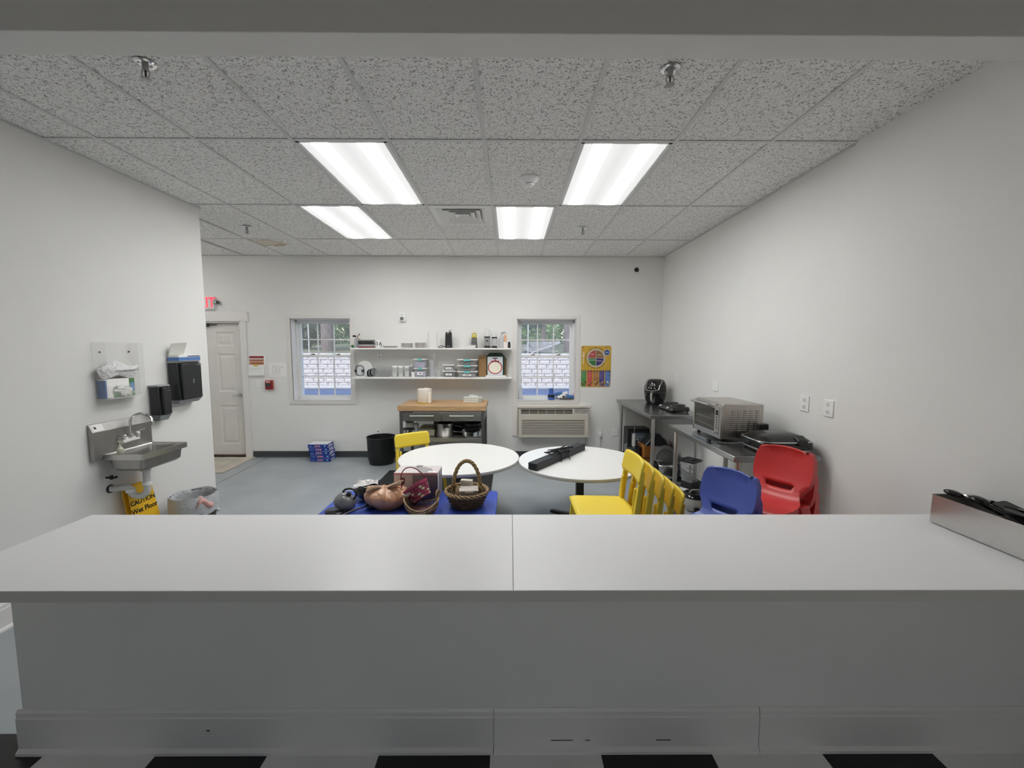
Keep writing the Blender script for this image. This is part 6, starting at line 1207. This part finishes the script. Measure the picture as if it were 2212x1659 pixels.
b=B(); b.hexa([(-.17,-.12,0),(.17,-.12,0),(.17,.12,0),(-.17,.12,0),(-.19,-.13,.34),(.19,-.13,.34),(.19,.13,.34),(-.19,.13,.34)]); b.obj('body',OT,t,bevel=.02); b=B(); b.hexa([(-.17,-.135,.33),(.17,-.135,.33),(.17,.10,.33),(-.17,.10,.33),(-.05,-.06,.47),(.08,-.06,.47),(.08,.06,.47),(-.05,.06,.47)]); b.obj('black_flap',BLACK,t,bevel=.01); b=B(); b.tube([(-.16,-.14,.34),(-.02,-.10,.48)],.008,6); b.tube([(.06,-.09,.47),(.17,-.14,.36)],.008,6); b.obj('strap',GREY,t); b=B(); b.prism([(-.02,.24),(.07,.24),(.08,.30),(.07,.33),(-.03,.33)],-.137,-.131,'xz'); b.obj('tag',mat('tag_pale',(.50,.50,.48),.6),t); b=B(); b.box(-.18,-.136,.17,.18,-.126,.18); b.obj('seam',mat('tote_seam',(.16,.06,.015),.7),t)
t=thing('hand_mixer_carton','black and blue appliance carton on the floor against the back wall','carton',(1.835,5.93,.0)); b=B(); b.box(-.15,-.10,0,.16,.12,.50); b.obj('box',mat('carton_black',(.02,.02,.022),.4),t,bevel=.003); b=B(); b.box(-.10,-.1015,.05,.13,-.099,.44); b.obj('blue_print',mat('carton_blue',(.13,.18,.23),.45),t,smooth=False); b=B(); b.prism(circ(.0,.28,.055,24,0,180)+[(-.055,.20),(.055,.20)],-.103,-.101,'xz'); b.obj('appliance_print',DKGREY,t,smooth=False); b=B(); b.box(-.05,-.103,.385,.09,-.101,.395); b.box(-.05,-.103,.37,.06,-.101,.374); b.box(-.1515,-.08,.08,-.1495,-.03,.28); b.box(-.1515,0,.1,-.1495,.05,.25); b.obj('pale_print',mat('print_pale',(.45,.47,.48),.5),t,smooth=False)
t=thing('hand_blender','white stick hand blender standing in the grey canister','hand blender',(1.71,5.62,.1)); b=B(); b.cyl((0,0,.0),.012,.20,n=12); b.cyl((0,0,.20),.026,.17,n=16,r2=.022); b.obj('stick',mat('stick_white',(.60,.60,.60),.35),t); b=B(); b.tube([(0,0,.37),(.005,0,.44),(.0,.0,.52)],.004,6); b.obj('cord',GREY,t)
t=thing('grey_canister','dark grey metal canister with a curved handle under the far table','canister',(1.70,5.60,0)); b=B(); b.lathe_open([(0,.003),(.09,.003),(.095,.29),(.098,.30),(.09,.30),(.086,.01),(0,.01)],n=28); b.obj('body',mat('canister_grey',(.10,.105,.11),.35,.5),t); b=B(); b.tube([(.06,0,.30),(.07,0,.37),(.05,0,.41),(.02,0,.38)],.007,8); b.obj('handle',CHROME,t)

# ================================================================ one object per piece
SMALL=('print','ink','line','mark','dots','lettering','logo','stripe','photo','button','slot','screw','woven','stake','hoop','wire','scuff','grating','bag_ears','tag','pressed','glove_tuft','container_rim','band','knob_mark','control_light','cable','sash_lock','cutter','trim')
def islands(me):
    n=len(me.vertices); par=list(range(n))
    def find(a):
        while par[a]!=a: par[a]=par[par[a]]; a=par[a]
        return a
    for e in me.edges:
        a,b_=find(e.vertices[0]),find(e.vertices[1])
        if a!=b_: par[a]=b_
    g={}
    for v in me.vertices: g.setdefault(find(v.index),[]).append(v.index)
    return list(g.values())
def clusters(me):
    isl=islands(me)
    if len(isl)<2 or len(isl)>400: return isl if len(isl)<2 else None
    bb=[]
    for q in isl:
        P=[me.vertices[i].co for i in q]; bb.append([min(p[k] for p in P)-.0015 for k in range(3)]+[max(p[k] for p in P)+.0015 for k in range(3)])
    par=list(range(len(isl)))
    def find(a):
        while par[a]!=a: a=par[a]
        return a
    for i in range(len(isl)):
        for j in range(i):
            if all(bb[i][k]<=bb[j][k+3] and bb[j][k]<=bb[i][k+3] for k in range(3)): par[find(i)]=find(j)
    g={}
    for i in range(len(isl)): g.setdefault(find(i),[]).extend(isl[i])
    return list(g.values())
byme={}
for o in list(C.objects):
    if o.type=='MESH' and o.get('kind')!='stuff' : byme.setdefault(o.data.name,[]).append(o)
for nm,obs in byme.items():
    me=obs[0].data; base=obs[0].name.split('.')[0]
    if obs[0].parent is None: continue
    if len(me.vertices)<9: continue
    cl=clusters(me)
    if cl is None or (len(cl)>1 and (len(cl)>8 or any(s in base for s in SMALL))):
        for o in obs: o['kind']='stuff'
        continue
    if len(cl)<2: continue
    pieces=[]
    for q in cl:
        idx={v:i for i,v in enumerate(q)}; fs=[p for p in me.polygons if p.vertices[0] in idx]
        m2=bpy.data.meshes.new(base); m2.from_pydata([me.vertices[v].co for v in q],[],[[idx[v] for v in p.vertices] for p in fs])
        for M in me.materials: m2.materials.append(M)
        m2.polygons.foreach_set('material_index',[p.material_index for p in fs])
        if fs and fs[0].use_smooth: m2.shade_smooth(); m2.set_sharp_from_angle(angle=R(35))
        pieces.append(m2)
    for o in obs:
        for k,m2 in enumerate(pieces):
            if k==0: o.data=m2
            else:
                c=o.copy(); c.data=m2; C.objects.link(c); c.parent=o.parent
